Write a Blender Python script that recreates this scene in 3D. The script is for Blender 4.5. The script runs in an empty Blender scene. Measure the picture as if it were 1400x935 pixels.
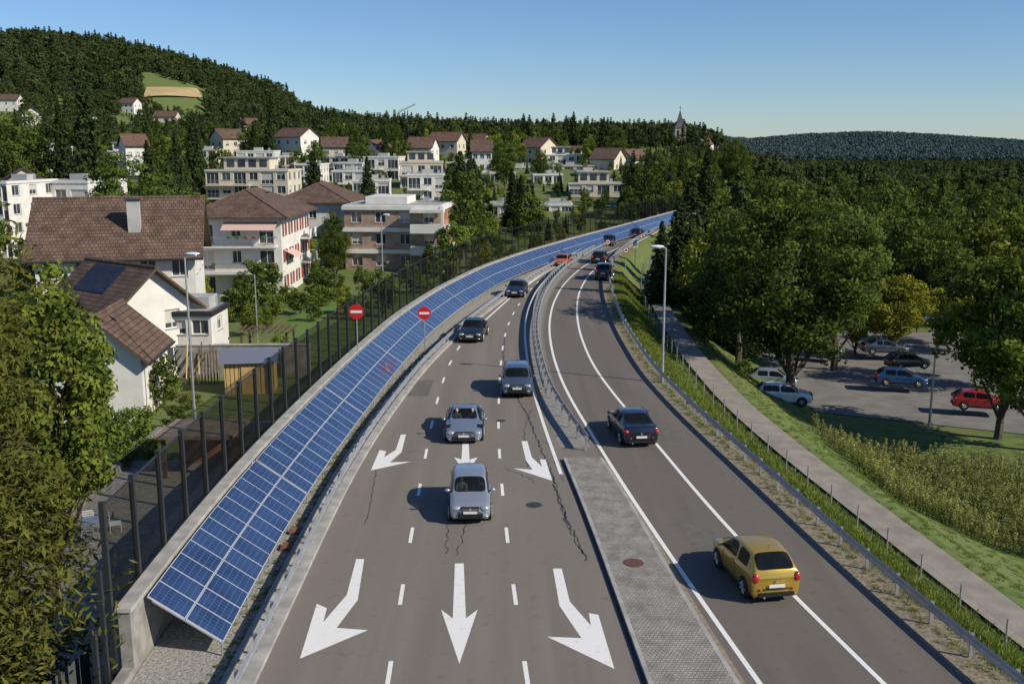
import bpy, math, random
import numpy as np
from mathutils import Vector, Matrix
random.seed(11); rng=np.random.default_rng(5)
S=bpy.context.scene
H=14.2; F=1361.0; PT=math.atan(267.5/F); CP=math.cos(PT); SP=math.sin(PT)
def survey(u,v,z=0.0):
    a=math.atan((v-467.5)/F)+PT; D=(H-z)/math.tan(a)
    return ((u-700)/F*(D*CP+(H-z)*SP), D)
def bx(u,D,z=0.0): return (u-700)/F*(D*CP+(H-z)*SP)
def zat(v,D): return H-D*math.tan(math.atan((v-467.5)/F)+PT)
# ---------------------------------------------------------------- materials
MATS={}
def newmat(name):
    m=bpy.data.materials.new(name); m.use_nodes=True; nt=m.node_tree
    return m,nt,nt.nodes['Principled BSDF']
def mat(name,c1,c2=None,rough=.7,scale=1.0,metal=0.0,bump=0.0,bscale=None,coat=0.0,stretch=None,spec=.5,c3=None,detail=6,lo=.35,hi=.65):
    if name in MATS: return MATS[name]
    m,nt,b=newmat(name); N=nt.nodes; L=nt.links
    b.inputs['Roughness'].default_value=rough; b.inputs['Metallic'].default_value=metal
    b.inputs['Coat Weight'].default_value=coat; b.inputs['Coat Roughness'].default_value=.05
    b.inputs['Specular IOR Level'].default_value=spec
    b.inputs['Base Color'].default_value=(*c1,1)
    tc=N.new('ShaderNodeTexCoord'); mp=N.new('ShaderNodeMapping'); L.new(tc.outputs['Object'],mp.inputs[0])
    if stretch: mp.inputs['Scale'].default_value=stretch
    if c2:
        n=N.new('ShaderNodeTexNoise'); n.inputs['Scale'].default_value=scale; n.inputs['Detail'].default_value=detail
        L.new(mp.outputs[0],n.inputs['Vector'])
        r=N.new('ShaderNodeValToRGB'); r.color_ramp.elements[0].position=lo; r.color_ramp.elements[1].position=hi
        r.color_ramp.elements[0].color=(*c1,1); r.color_ramp.elements[1].color=(*c2,1)
        L.new(n.outputs['Fac'],r.inputs[0]); out=r.outputs[0]
        if c3:
            n2=N.new('ShaderNodeTexNoise'); n2.inputs['Scale'].default_value=scale*.13; n2.inputs['Detail'].default_value=4
            L.new(tc.outputs['Object'],n2.inputs['Vector'])
            r2=N.new('ShaderNodeValToRGB'); r2.color_ramp.elements[0].position=.42; r2.color_ramp.elements[1].position=.62
            L.new(n2.outputs['Fac'],r2.inputs[0])
            mx=N.new('ShaderNodeMixRGB'); L.new(r2.outputs[0],mx.inputs[0]); L.new(out,mx.inputs[1]); mx.inputs[2].default_value=(*c3,1)
            out=mx.outputs[0]
        L.new(out,b.inputs['Base Color'])
    if bump:
        n=N.new('ShaderNodeTexNoise'); n.inputs['Scale'].default_value=bscale or scale*4; n.inputs['Detail'].default_value=5
        L.new(tc.outputs['Object'],n.inputs['Vector'])
        bp=N.new('ShaderNodeBump'); bp.inputs['Strength'].default_value=bump; bp.inputs['Distance'].default_value=.05
        L.new(n.outputs['Fac'],bp.inputs['Height']); L.new(bp.outputs[0],b.inputs['Normal'])
    MATS[name]=m; return m
def asphaltmat(name,ca,cb,cc):
    m,nt,b=newmat(name); N=nt.nodes; L=nt.links; b.inputs['Roughness'].default_value=.85; b.inputs['Specular IOR Level'].default_value=.3
    tc=N.new('ShaderNodeTexCoord')
    def noise(sc,st,det,lo,hi):
        mp=N.new('ShaderNodeMapping'); mp.inputs['Scale'].default_value=st; L.new(tc.outputs['Object'],mp.inputs[0])
        n=N.new('ShaderNodeTexNoise'); n.inputs['Scale'].default_value=sc; n.inputs['Detail'].default_value=det; L.new(mp.outputs[0],n.inputs['Vector'])
        r=N.new('ShaderNodeMapRange'); r.inputs[1].default_value=lo; r.inputs[2].default_value=hi; L.new(n.outputs['Fac'],r.inputs[0]); return r.outputs[0]
    a=noise(1.1,(1,.025,1),5,.35,.65); c=noise(.16,(1,.5,1),6,.4,.62); g=noise(45,(1,1,1),3,.3,.7); st=noise(2.2,(1,1,1),8,.60,.72)
    m1=N.new('ShaderNodeMixRGB'); L.new(a,m1.inputs[0]); m1.inputs[1].default_value=(*ca,1); m1.inputs[2].default_value=(*cb,1)
    m2=N.new('ShaderNodeMixRGB'); L.new(c,m2.inputs[0]); L.new(m1.outputs[0],m2.inputs[1]); m2.inputs[2].default_value=(*cc,1)
    m3=N.new('ShaderNodeMixRGB'); m3.blend_type='MULTIPLY'; L.new(g,m3.inputs[0]); L.new(m2.outputs[0],m3.inputs[1]); m3.inputs[2].default_value=(.76,.76,.76,1)
    m4=N.new('ShaderNodeMixRGB'); m4.blend_type='MULTIPLY'; L.new(st,m4.inputs[0]); L.new(m3.outputs[0],m4.inputs[1]); m4.inputs[2].default_value=(.84,.83,.82,1)
    L.new(m4.outputs[0],b.inputs['Base Color'])
    bp=N.new('ShaderNodeBump'); bp.inputs['Strength'].default_value=.3; bp.inputs['Distance'].default_value=.02; L.new(g,bp.inputs['Height']); L.new(bp.outputs[0],b.inputs['Normal'])
    MATS[name]=m; return m
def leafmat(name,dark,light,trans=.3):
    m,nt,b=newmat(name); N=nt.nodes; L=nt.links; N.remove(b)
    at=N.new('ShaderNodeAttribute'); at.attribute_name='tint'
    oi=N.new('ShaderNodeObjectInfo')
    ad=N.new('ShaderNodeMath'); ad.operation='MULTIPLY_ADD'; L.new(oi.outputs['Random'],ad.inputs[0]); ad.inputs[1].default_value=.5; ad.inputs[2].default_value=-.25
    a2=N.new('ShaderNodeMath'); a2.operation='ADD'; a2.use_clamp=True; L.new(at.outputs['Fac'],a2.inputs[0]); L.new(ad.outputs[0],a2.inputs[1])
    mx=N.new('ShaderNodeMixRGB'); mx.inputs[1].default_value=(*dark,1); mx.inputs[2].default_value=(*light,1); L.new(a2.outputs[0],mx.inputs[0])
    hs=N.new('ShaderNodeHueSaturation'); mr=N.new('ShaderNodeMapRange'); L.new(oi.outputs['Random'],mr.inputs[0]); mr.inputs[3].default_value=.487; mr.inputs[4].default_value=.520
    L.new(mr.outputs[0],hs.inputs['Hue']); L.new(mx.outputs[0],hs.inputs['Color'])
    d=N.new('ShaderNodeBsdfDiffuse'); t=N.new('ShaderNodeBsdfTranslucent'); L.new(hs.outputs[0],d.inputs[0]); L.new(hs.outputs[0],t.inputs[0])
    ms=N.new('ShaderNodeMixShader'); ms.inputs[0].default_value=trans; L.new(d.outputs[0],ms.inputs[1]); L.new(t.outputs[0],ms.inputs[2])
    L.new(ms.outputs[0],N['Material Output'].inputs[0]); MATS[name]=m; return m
def glassmat(name,col,trans,rough=.03):
    m,nt,b=newmat(name); N=nt.nodes; L=nt.links; N.remove(b)
    t=N.new('ShaderNodeBsdfTransparent'); t.inputs[0].default_value=(*col,1)
    g=N.new('ShaderNodeBsdfPrincipled'); g.inputs['Base Color'].default_value=(.015,.018,.02,1); g.inputs['Roughness'].default_value=rough
    ms=N.new('ShaderNodeMixShader'); ms.inputs[0].default_value=trans; L.new(g.outputs[0],ms.inputs[1]); L.new(t.outputs[0],ms.inputs[2])
    L.new(ms.outputs[0],N['Material Output'].inputs[0]); MATS[name]=m; return m
def rooftile(name,c1,c2):
    m,nt,b=newmat(name); N=nt.nodes; L=nt.links; b.inputs['Roughness'].default_value=.85
    tc=N.new('ShaderNodeTexCoord')
    n=N.new('ShaderNodeTexNoise'); n.inputs['Scale'].default_value=1.3; n.inputs['Detail'].default_value=8; L.new(tc.outputs['Object'],n.inputs[0])
    br=N.new('ShaderNodeTexBrick'); br.inputs['Scale'].default_value=1.0; br.inputs['Brick Width'].default_value=.3; br.inputs['Row Height'].default_value=.28; br.inputs['Mortar Size'].default_value=.03
    br.inputs['Color1'].default_value=(1,1,1,1); br.inputs['Color2'].default_value=(.72,.72,.72,1); br.inputs['Mortar'].default_value=(.35,.35,.35,1)
    L.new(tc.outputs['Object'],br.inputs['Vector'])
    r=N.new('ShaderNodeValToRGB'); r.color_ramp.elements[0].color=(*c1,1); r.color_ramp.elements[1].color=(*c2,1); r.color_ramp.elements[0].position=.35; r.color_ramp.elements[1].position=.68
    L.new(n.outputs[0],r.inputs[0]); mx=N.new('ShaderNodeMixRGB'); mx.blend_type='MULTIPLY'; mx.inputs[0].default_value=1; L.new(r.outputs[0],mx.inputs[1]); L.new(br.outputs[0],mx.inputs[2])
    L.new(mx.outputs[0],b.inputs['Base Color'])
    bp=N.new('ShaderNodeBump'); bp.inputs['Strength'].default_value=.6; bp.inputs['Distance'].default_value=.05; L.new(br.outputs[0],bp.inputs['Height']); L.new(bp.outputs[0],b.inputs['Normal'])
    MATS[name]=m; return m
def brickmat(name,c1,c2,mortar,bw=.5,rh=.15,ms=.02,vec='Object'):
    m,nt,b=newmat(name); N=nt.nodes; L=nt.links; b.inputs['Roughness'].default_value=.85
    tc=N.new('ShaderNodeTexCoord'); br=N.new('ShaderNodeTexBrick'); br.inputs['Scale'].default_value=1
    br.inputs['Brick Width'].default_value=bw; br.inputs['Row Height'].default_value=rh; br.inputs['Mortar Size'].default_value=ms
    br.inputs['Color1'].default_value=(*c1,1); br.inputs['Color2'].default_value=(*c2,1); br.inputs['Mortar'].default_value=(*mortar,1)
    L.new(tc.outputs[vec],br.inputs['Vector'])
    n=N.new('ShaderNodeTexNoise'); n.inputs['Scale'].default_value=1.6; n.inputs['Detail'].default_value=8; L.new(tc.outputs['Object'],n.inputs[0])
    mx=N.new('ShaderNodeMixRGB'); mx.blend_type='MULTIPLY'; mr=N.new('ShaderNodeMapRange'); mr.inputs[1].default_value=.4; mr.inputs[2].default_value=.65; L.new(n.outputs[0],mr.inputs[0]); L.new(mr.outputs[0],mx.inputs[0]); L.new(br.outputs[0],mx.inputs[1]); mx.inputs[2].default_value=(.72,.70,.67,1)
    L.new(mx.outputs[0],b.inputs['Base Color']); MATS[name]=m; return m
white_wall=mat('white_plaster',(.62,.60,.555),(.73,.71,.66),.9,.8)
cream_wall=mat('cream_plaster',(.55,.49,.38),(.62,.56,.45),.9,.8)
grey_wall=mat('grey_plaster',(.36,.36,.35),(.45,.45,.43),.9,.8)
concrete=mat('concrete',(.20,.19,.17),(.35,.335,.31),.9,1.6,bump=.2,detail=10)
conc_light=mat('concrete_light',(.28,.27,.25),(.42,.405,.375),.9,1.5,detail=10)
asphalt=asphaltmat('asphalt',(.205,.178,.151),(.260,.228,.195),(.230,.201,.172))
asphalt2=asphaltmat('asphalt_right',(.150,.130,.110),(.198,.173,.148),(.172,.150,.128))
asph_lot=mat('asphalt_lot',(.15,.14,.13),(.21,.20,.185),.9,.6)
asph_patch=mat('asphalt_patch',(.12,.106,.092),(.145,.13,.115),.85,3)
pathm=mat('path_surface',(.24,.21,.175),(.32,.28,.23),.95,1.2,bump=.2)
paint=mat('road_paint',(.58,.565,.53),(.80,.79,.76),.7,5,lo=.22,hi=.42,detail=10)
tar=mat('tar_seal',(.03,.03,.03),(.05,.05,.05),.6,4)
galv=mat('galvanised_steel',(.38,.39,.40),(.50,.51,.52),.45,3,metal=.6)
darkmetal=mat('dark_metal',(.05,.055,.06),None,.4,metal=.5)
alu=mat('aluminium',(.6,.6,.61),None,.35,metal=.8)
wood=mat('timber',(.50,.33,.12),(.64,.44,.19),.7,3,stretch=(8,8,.6))
wood_dark=mat('dark_timber',(.07,.045,.03),(.11,.07,.045),.8,4)
bark=mat('bark',(.06,.045,.032),(.12,.095,.07),.95,5,bump=.5)
tile_brown=rooftile('roof_tiles_brown',(.115,.068,.048),(.21,.135,.095))
tile_red=rooftile('roof_tiles_red',(.16,.085,.06),(.25,.14,.10))
roofgrey=mat('flat_roof_gravel',(.30,.29,.27),(.40,.38,.36),.95,3)
winglass=mat('window_glass',(.03,.04,.05),(.07,.08,.09),.08,.5,spec=.8)
frame_w=mat('window_frame_white',(.7,.7,.68),None,.5)
shutter_red=mat('shutter_red',(.34,.06,.05),None,.6)
awning=mat('awning',(.62,.42,.36),None,.8)
brick_orange=brickmat('orange_brick',(.50,.21,.12),(.42,.18,.10),(.38,.28,.22),.4,.12,.01)
black=mat('black_plastic',(.012,.012,.012),None,.5)
tyre=mat('tyre_rubber',(.02,.02,.02),None,.85)
rubber_dark=mat('cabin_trim',(.03,.03,.032),None,.8)
redl=mat('tail_lamp',(.45,.01,.01),None,.2,coat=1)
clearl=mat('head_lamp',(.50,.53,.56),None,.12,metal=.5,coat=1)
plate=mat('number_plate',(.72,.72,.70),None,.5)
skin=mat('skin',(.50,.30,.21),None,.6)
hairm=mat('hair',(.05,.03,.02),None,.8)
shirt=mat('shirt',(.10,.13,.22),None,.9)
sign_red=mat('sign_red',(.55,.02,.02),None,.4)
sign_white=mat('sign_white',(.8,.8,.8),None,.4)
cglass=glassmat('car_glass',(.55,.62,.60),.45)
bglass=glassmat('barrier_glass',(.58,.57,.51),.87,.06)
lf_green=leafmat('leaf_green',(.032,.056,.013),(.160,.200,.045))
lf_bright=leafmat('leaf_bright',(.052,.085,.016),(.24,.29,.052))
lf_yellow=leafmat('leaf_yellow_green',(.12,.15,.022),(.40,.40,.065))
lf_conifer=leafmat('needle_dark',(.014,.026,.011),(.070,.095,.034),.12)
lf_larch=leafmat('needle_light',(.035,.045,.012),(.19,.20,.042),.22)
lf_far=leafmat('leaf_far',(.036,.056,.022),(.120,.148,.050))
lf_haze=leafmat('leaf_haze_tint',(.085,.125,.125),(.105,.150,.138),.05)  # distance haze painted into the leaf colours of the far hills
grassm=leafmat('grass_blade',(.09,.13,.02),(.28,.32,.07),.3)
weedm=leafmat('weed_leaf',(.13,.17,.03),(.42,.42,.13),.3)
# ---------------------------------------------------------------- mesh builder
class MB:
    def __init__(s): s.v=[]; s.f=[]; s.mi=[]; s.mats=[]
    def mid(s,m):
        if m not in s.mats: s.mats.append(m)
        return s.mats.index(m)
    def add(s,vs,fs,m):
        o=len(s.v); s.v+= [tuple(p) for p in vs]; k=s.mid(m)
        for f in fs: s.f.append(tuple(i+o for i in f)); s.mi.append(k)
    def quad(s,a,b,c,d,m): s.add([a,b,c,d],[(0,1,2,3)],m)
    def box(s,x0,x1,y0,y1,z0,z1,m):
        s.add([(x0,y0,z0),(x1,y0,z0),(x1,y1,z0),(x0,y1,z0),(x0,y0,z1),(x1,y0,z1),(x1,y1,z1),(x0,y1,z1)],
              [(0,3,2,1),(4,5,6,7),(0,1,5,4),(1,2,6,5),(2,3,7,6),(3,0,4,7)],m)
    def obox(s,c,sz,rz,m,rx=0):
        R=Matrix.Rotation(rz,3,'Z')@Matrix.Rotation(rx,3,'X'); h=[q/2 for q in sz]; vs=[]
        for z in (-1,1):
            for x,y in ((-1,-1),(1,-1),(1,1),(-1,1)):
                p=R@Vector((x*h[0],y*h[1],z*h[2])); vs.append((c[0]+p.x,c[1]+p.y,c[2]+p.z))
        s.add(vs,[(0,3,2,1),(4,5,6,7),(0,1,5,4),(1,2,6,5),(2,3,7,6),(3,0,4,7)],m)
    def cyl(s,p0,p1,r0,r1,n,m,cap=True):
        p0=Vector(p0);p1=Vector(p1); d=(p1-p0)
        if d.length<1e-6: return
        d.normalize(); a=d.orthogonal().normalized(); b=d.cross(a); vs=[]
        for p,r in ((p0,r0),(p1,r1)):
            for i in range(n):
                t=2*math.pi*i/n; vs.append(p+a*math.cos(t)*r+b*math.sin(t)*r)
        fs=[(i,(i+1)%n,n+(i+1)%n,n+i) for i in range(n)]
        if cap: fs+=[tuple(range(n))[::-1],tuple(range(n,2*n))]
        s.add(vs,fs,m)
    def ell(s,c,r,m,nu=12,nv=8):
        vs=[];fs=[]
        for j in range(nv+1):
            ph=math.pi*j/nv
            for i in range(nu):
                t=2*math.pi*i/nu; vs.append((c[0]+r[0]*math.sin(ph)*math.cos(t),c[1]+r[1]*math.sin(ph)*math.sin(t),c[2]+r[2]*math.cos(ph)))
        for j in range(nv):
            for i in range(nu): fs.append((j*nu+i,(j+1)*nu+i,(j+1)*nu+(i+1)%nu,j*nu+(i+1)%nu))
        s.add(vs,fs,m)
    def obj(s,name,parent=None,loc=(0,0,0),rot=0.0,smooth=False,angle=None):
        me=bpy.data.meshes.new(name); me.from_pydata(s.v,[],s.f); me.validate(clean_customdata=False)
        for m in s.mats: me.materials.append(m)
        if len(me.polygons)==len(s.mi): me.polygons.foreach_set('material_index',s.mi)
        if smooth:
            me.polygons.foreach_set('use_smooth',[True]*len(me.polygons))
            if angle: me.set_sharp_from_angle(angle=math.radians(angle))
        o=bpy.data.objects.new(name,me); S.collection.objects.link(o)
        o.location=loc; o.rotation_euler=(0,0,rot)
        if parent: o.parent=parent
        return o
def empty(name,loc=(0,0,0),rot=0.0):
    e=bpy.data.objects.new(name,None); S.collection.objects.link(e); e.location=loc; e.rotation_euler=(0,0,rot); e.empty_display_size=.3; return e
# ---------------------------------------------------------------- alignment curves  x=f(y)
def curve(pts,z=0.0,sm=9):
    w=sorted([survey(u,v,z)[::-1] for u,v in pts]); ys=np.array([a for a,b in w]); xs=np.array([b for a,b in w])
    ext=np.concatenate([[-70],ys,[292]])
    s0=(xs[2]-xs[0])/(ys[2]-ys[0]); s1=(xs[-1]-xs[-3])/(ys[-1]-ys[-3])
    exx=np.concatenate([[xs[0]+s0*(-70-ys[0])],xs,[xs[-1]+s1*(292-ys[-1])]])
    yy=np.arange(-60,282,.5); v=np.interp(yy,ext,exx); k=np.hanning(sm*4+1); k/=k.sum()
    v=np.convolve(np.pad(v,len(k)//2,mode='edge'),k,mode='valid')
    return lambda y: np.interp(y,yy,v)
cU=curve([(107,935),(169,850),(200,810),(300,680),(395,575),(480,490),(545,432),(600,396),(660,366),(720,345),(790,325),(870,304)],1.8)
cEL=curve([(362,935),(392,870),(428,790),(462,712),(497,640),(540,570),(590,502),(640,452),(690,412),(745,375),(800,347),(850,325),(885,312)])
cML=curve([(885,935),(850,840),(815,740),(775,640),(745,570),(730,520),(722,470),(724,430),(735,400),(755,375),(790,352),(830,332),(870,318)])
cMR=curve([(1010,935),(960,860),(920,790),(870,700),(828,632),(790,585),(762,545),(745,490),(740,455),(745,420),(758,392),(778,370),(812,348),(847,331),(882,318)])
cER=curve([(1330,935),(1190,815),(1090,720),(1005,640),(930,570),(875,510),(840,450),(824,405),(822,375),(833,352),(858,333),(888,318)])
cR1=curve([(1040,935),(970,838),(900,735),(850,660),(808,592),(772,532),(755,485),(750,447),(755,417),(769,390),(793,367),(828,347),(862,332)])
cR2=curve([(1210,935),(1090,820),(1020,748),(960,683),(895,603),(850,553),(810,500),(792,455),(788,425),(791,400),(803,378),(825,357),(855,340),(880,327)])
cLM=curve([(772,662),(750,600),(733,550),(722,500),(717,460),(719,428),(732,398),(754,373),(787,350),(826,331)])
cLE=curve([(560,510),(588,486),(620,472),(650,450),(672,430),(700,405),(742,375),(792,348),(842,327)],sm=4)
cL1=curve([(530,935),(548,815),(562,733),(573,670),(582,620),(595,557),(605,520),(622,480),(655,440),(700,405)])
cL2=curve([(722,935),(704,820),(693,737),(687,675),(683,630),(681,590),(682,540),(684,500),(690,455),(703,425),(725,395),(756,368),(800,343)])
def xl(y): return cU(y)-.3
def xr(y): return cER(y)+.9
def sm(t): t=np.clip(t,0,1); return t*t*(3-2*t)
def height(x,y):
    x=np.asarray(x,float); y=np.asarray(y,float)
    L=np.interp(y,[0,110,160,200,250,300,400,500,700,900],[-2,-2,-1,1.5,4.5,7.5,12.5,17,24,26])
    R=np.interp(x,[-900,-463,-350,-298,-238,-198,-93,0,132,300],[104,100,95,83,64,36,20,14,6,-5])
    t=sm((y-420)/480); left=L*(1-t)+R*t; t2=sm((y-1150)/500); left=left*(1-t2)-10*t2
    rz=np.interp(y,[0,300,700,1500],[-6,-8,-12,-14])
    o=x-xr(np.clip(y,-40,260)); d=xl(np.clip(y,-40,260))-x
    prof=np.interp(o,[0,1.2,3.2,7,11,15],[-.08,-.15,-2,-2,-4.5,-6])/6*np.abs(rz)
    lz=np.where(left>0,left*sm((d-1)/8)-.08,left*np.clip(d/.8,0,1))
    near=np.where(d>0,lz,np.where(o<0,-.08,prof))
    tt=sm((x-.17*y)/np.maximum(.13*y,1)); far=left*(1-tt)+rz*tt
    s=sm((y-215)/60); z=near*(1-s)+far*s
    hx=x*2600/np.maximum(y,1500)
    hill=np.interp(hx,[-200,150,440,610,760,920,1050,1340,2000],[26,32,28,20,33,38,33,16,18])
    s2=sm((y-1500)/900)*(1-sm((y-2900)/900)); z=z+(hill+14)*s2
    h3=sm((y-4200)/1500); z=z+25*h3
    return z
def hz(x,y): return float(height(x,y))
def ray(u,v,D0=200,D1=1100):
    for D in np.arange(D0,D1,3.0):
        x=bx(u,D)
        if hz(x,D)>=zat(v,D): return (x,float(D))
    return (bx(u,D1),D1)
# ---------------------------------------------------------------- terrain
def geo(a,b,r,st):
    o=[];x=a;d=st
    while x<b: x+=d; d*=r; o.append(x)
    return o
xp=geo(66,3600,1.075,1.3); xn=[-q for q in geo(46,3200,1.07,1.3)][::-1]
xs=np.array(xn+list(np.arange(-46,66.5,1.0))+xp)
ys=np.array(list(np.arange(-60,20,5))+list(np.arange(20,242,1.25))+geo(242,9000,1.032,1.5))
XX,YY=np.meshgrid(xs,ys); ZZ=height(XX,YY)
ZZ=ZZ+np.where((YY>250),np.sin(XX*.031)*np.cos(YY*.027)*1.2*sm((YY-250)/200),0)
nx=len(xs); ny=len(ys); V=np.stack([XX,YY,ZZ],-1).reshape(-1,3)
idx=np.arange(nx*ny).reshape(ny,nx); Q=np.stack([idx[:-1,:-1],idx[:-1,1:],idx[1:,1:],idx[1:,:-1]],-1).reshape(-1,4)
me=bpy.data.meshes.new('ground'); me.from_pydata(V.tolist(),[],Q.tolist()); me.polygons.foreach_set('use_smooth',[True]*len(me.polygons))
gr=bpy.data.objects.new('ground',me); S.collection.objects.link(gr)
gm=mat('ground_grass',(.065,.110,.018),(.145,.190,.040),.95,1.3,c3=(.125,.145,.038),bump=.6,bscale=9)
me.materials.append(gm)
# ---------------------------------------------------------------- strips
def strip(name,fa,fb,y0,y1,z,m,step=1.0,n=1,base=None):
    yy=np.arange(y0,y1+.01,step); mb=MB(); vs=[];fs=[]
    zf=z if callable(z) else (lambda x,y:z)
    for y in yy:
        a=float(fa(y)); b=float(fb(y))
        for k in range(n+1):
            x=a+(b-a)*k/n; vs.append((x,float(y),zf(x,y)))
    for i in range(len(yy)-1):
        for k in range(n): q=i*(n+1)+k; fs.append((q,q+1,q+n+2,q+n+1))
    mb.add(vs,fs,m); return mb
gravel=mat('ballast_gravel',(.15,.14,.125),(.46,.44,.40),.95,11,bump=.8,bscale=14,lo=.3,hi=.7,detail=10)
verge=mat('verge_gravel',(.15,.12,.08),(.29,.245,.18),.95,7,bump=.5,bscale=20)
strip('a',lambda y:cEL(y)-.25,lambda y:cMR(y)+.1,-30,245,0.0,asphalt,1).obj('road')
strip('a',lambda y:cMR(y)+.1,cER,-30,245,0.0,asphalt2,1).obj('road')
strip('a',cU,lambda y:cEL(y)-1.15,-30,245,0.0,gravel,1).obj('gravel_bed')
strip('a',cER,lambda y:cER(y)+1.3,-30,245,-.02,verge,1).obj('gravel_verge')
def sweep(fx,prof,y0,y1,m,step=1.0,z0=0,mb=None,caps=True):
    mb=mb or MB(); yy=np.arange(y0,y1+.01,step); n=len(prof); vs=[];fs=[]
    for y in yy:
        X=float(fx(y))
        for dx,dz in prof: vs.append((X+dx,float(y),z0+dz))
    for i in range(len(yy)-1):
        for k in range(n-1): q=i*n+k; fs.append((q,q+1,q+n+1,q+n))
    if caps: fs.append(tuple(range(n))); fs.append(tuple(range((len(yy)-1)*n,len(yy)*n)))
    mb.add(vs,fs,m); return mb
sweep(cEL,[(-1.15,-.1),(-1.15,.16),(-1.0,.16),(-1.0,.05),(-.62,.05),(-.62,.14),(-.25,.14),(-.25,-.1)],-20,240,conc_light).obj('kerb')
mb=MB()
for y in np.arange(18,150,1.5):
    x=float(cEL(y)); mb.box(x-1.02,x-.6,y,y+.12,.055,.13,concrete)
for y in (33.5,35.0):
    x=float(cEL(y)); mb.box(x-1.6,x-1.2,y,y+.5,.01,.12,mat('rust_box',(.16,.07,.04),(.22,.10,.06),.9,4))
mb.obj('drain_cover')
W0=25.0; WE=198
sweep(cU,[(-.35,-2.4),(-.35,1.85),(-.02,1.85),(-.02,-.1)],W0,WE,concrete).obj('retaining_wall')
sweep(cU,[(-.35,-2.4),(-.35,.22),(-.02,.22),(-.02,-.1)],-10,W0-.003,concrete,.5).obj('retaining_wall')
sweep(cU,[(-.42,1.852),(-.42,1.97),(.03,1.97),(.03,1.852)],W0-.05,WE,conc_light).obj('wall_coping')
mbp=MB(); mbg=MB(); yl=[24.95]+list(np.arange(27.2,WE,2.3)); 
for i,y in enumerate(yl):
    x=float(cU(y))-.52; pw=.07 if y<110 else .05; mbp.box(x-pw,x+pw,y-pw,y+pw,-2 if y<60 else 1.4,5.0,darkmetal)
    if i<len(yl)-1:
        y2=yl[i+1]; x2=float(cU(y2))-.52
        mbg.quad((x,y+.09,1.9),(x2,y2-.09,1.9),(x2,y2-.09,4.85),(x,y+.09,4.85),bglass)
        for z in (1.9,4.87): mbp.cyl((x,y,z),(x2,y2,z),.03,.03,4,darkmetal)
x=float(cU(24.4))-.52; mbp.box(x-.06,x+.06,24.34,24.46,-2,3.3,darkmetal); mbp.box(x-.06,x+.06,23.74,23.86,-2,1.9,darkmetal)
e=empty('noise_barrier'); mbp.obj('posts',e); mbg.obj('glass_panels',e)
# solar array
def solarmat():
    m,nt,b=newmat('photovoltaic'); N=nt.nodes; L=nt.links
    uv=N.new('ShaderNodeUVMap'); sp=N.new('ShaderNodeSeparateXYZ'); L.new(uv.outputs[0],sp.inputs[0])
    def M(op,a,bv=None):
        n=N.new('ShaderNodeMath'); n.operation=op
        for k,q in ((0,a),(1,bv)):
            if q is None: continue
            if isinstance(q,(int,float)): n.inputs[k].default_value=q
            else: L.new(q,n.inputs[k])
        return n.outputs[0]
    def line(o,n,w):
        f=M('FRACT',M('MULTIPLY',o,n)); d=M('ABSOLUTE',M('SUBTRACT',f,.5)); return M('GREATER_THAN',d,.5-w)
    g=M('MAXIMUM',line(sp.outputs[0],6,.05),line(sp.outputs[1],6,.05))
    fr=M('MAXIMUM',line(sp.outputs[0],1,.016),line(sp.outputs[1],1,.016))
    n=N.new('ShaderNodeTexNoise'); n.inputs['Scale'].default_value=.9; tc=N.new('ShaderNodeTexCoord'); L.new(tc.outputs['Object'],n.inputs[0])
    r=N.new('ShaderNodeValToRGB'); r.color_ramp.elements[0].color=(.012,.028,.080,1); r.color_ramp.elements[1].color=(.025,.050,.135,1); r.color_ramp.elements[0].position=.35; r.color_ramp.elements[1].position=.65; L.new(n.outputs[0],r.inputs[0])
    m1=N.new('ShaderNodeMixRGB'); L.new(g,m1.inputs[0]); L.new(r.outputs[0],m1.inputs[1]); m1.inputs[2].default_value=(.065,.10,.19,1)
    m2=N.new('ShaderNodeMixRGB'); L.new(fr,m2.inputs[0]); L.new(m1.outputs[0],m2.inputs[1]); m2.inputs[2].default_value=(.55,.57,.60,1)
    L.new(m2.outputs[0],b.inputs['Base Color']); b.inputs['Roughness'].default_value=.2; b.inputs['Coat Weight'].default_value=.7; b.inputs['Coat Roughness'].default_value=.06
    return m
pv=solarmat(); vs=[];fs=[];uvs=[]; mbs=MB()
def upper(y): return Vector((float(cU(y))+.12,y,1.86))
def nrm2(y):
    s=(float(cU(y+.5))-float(cU(y-.5))); return Vector((1,-s,0)).normalized()
y=26.0; k=0
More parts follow.
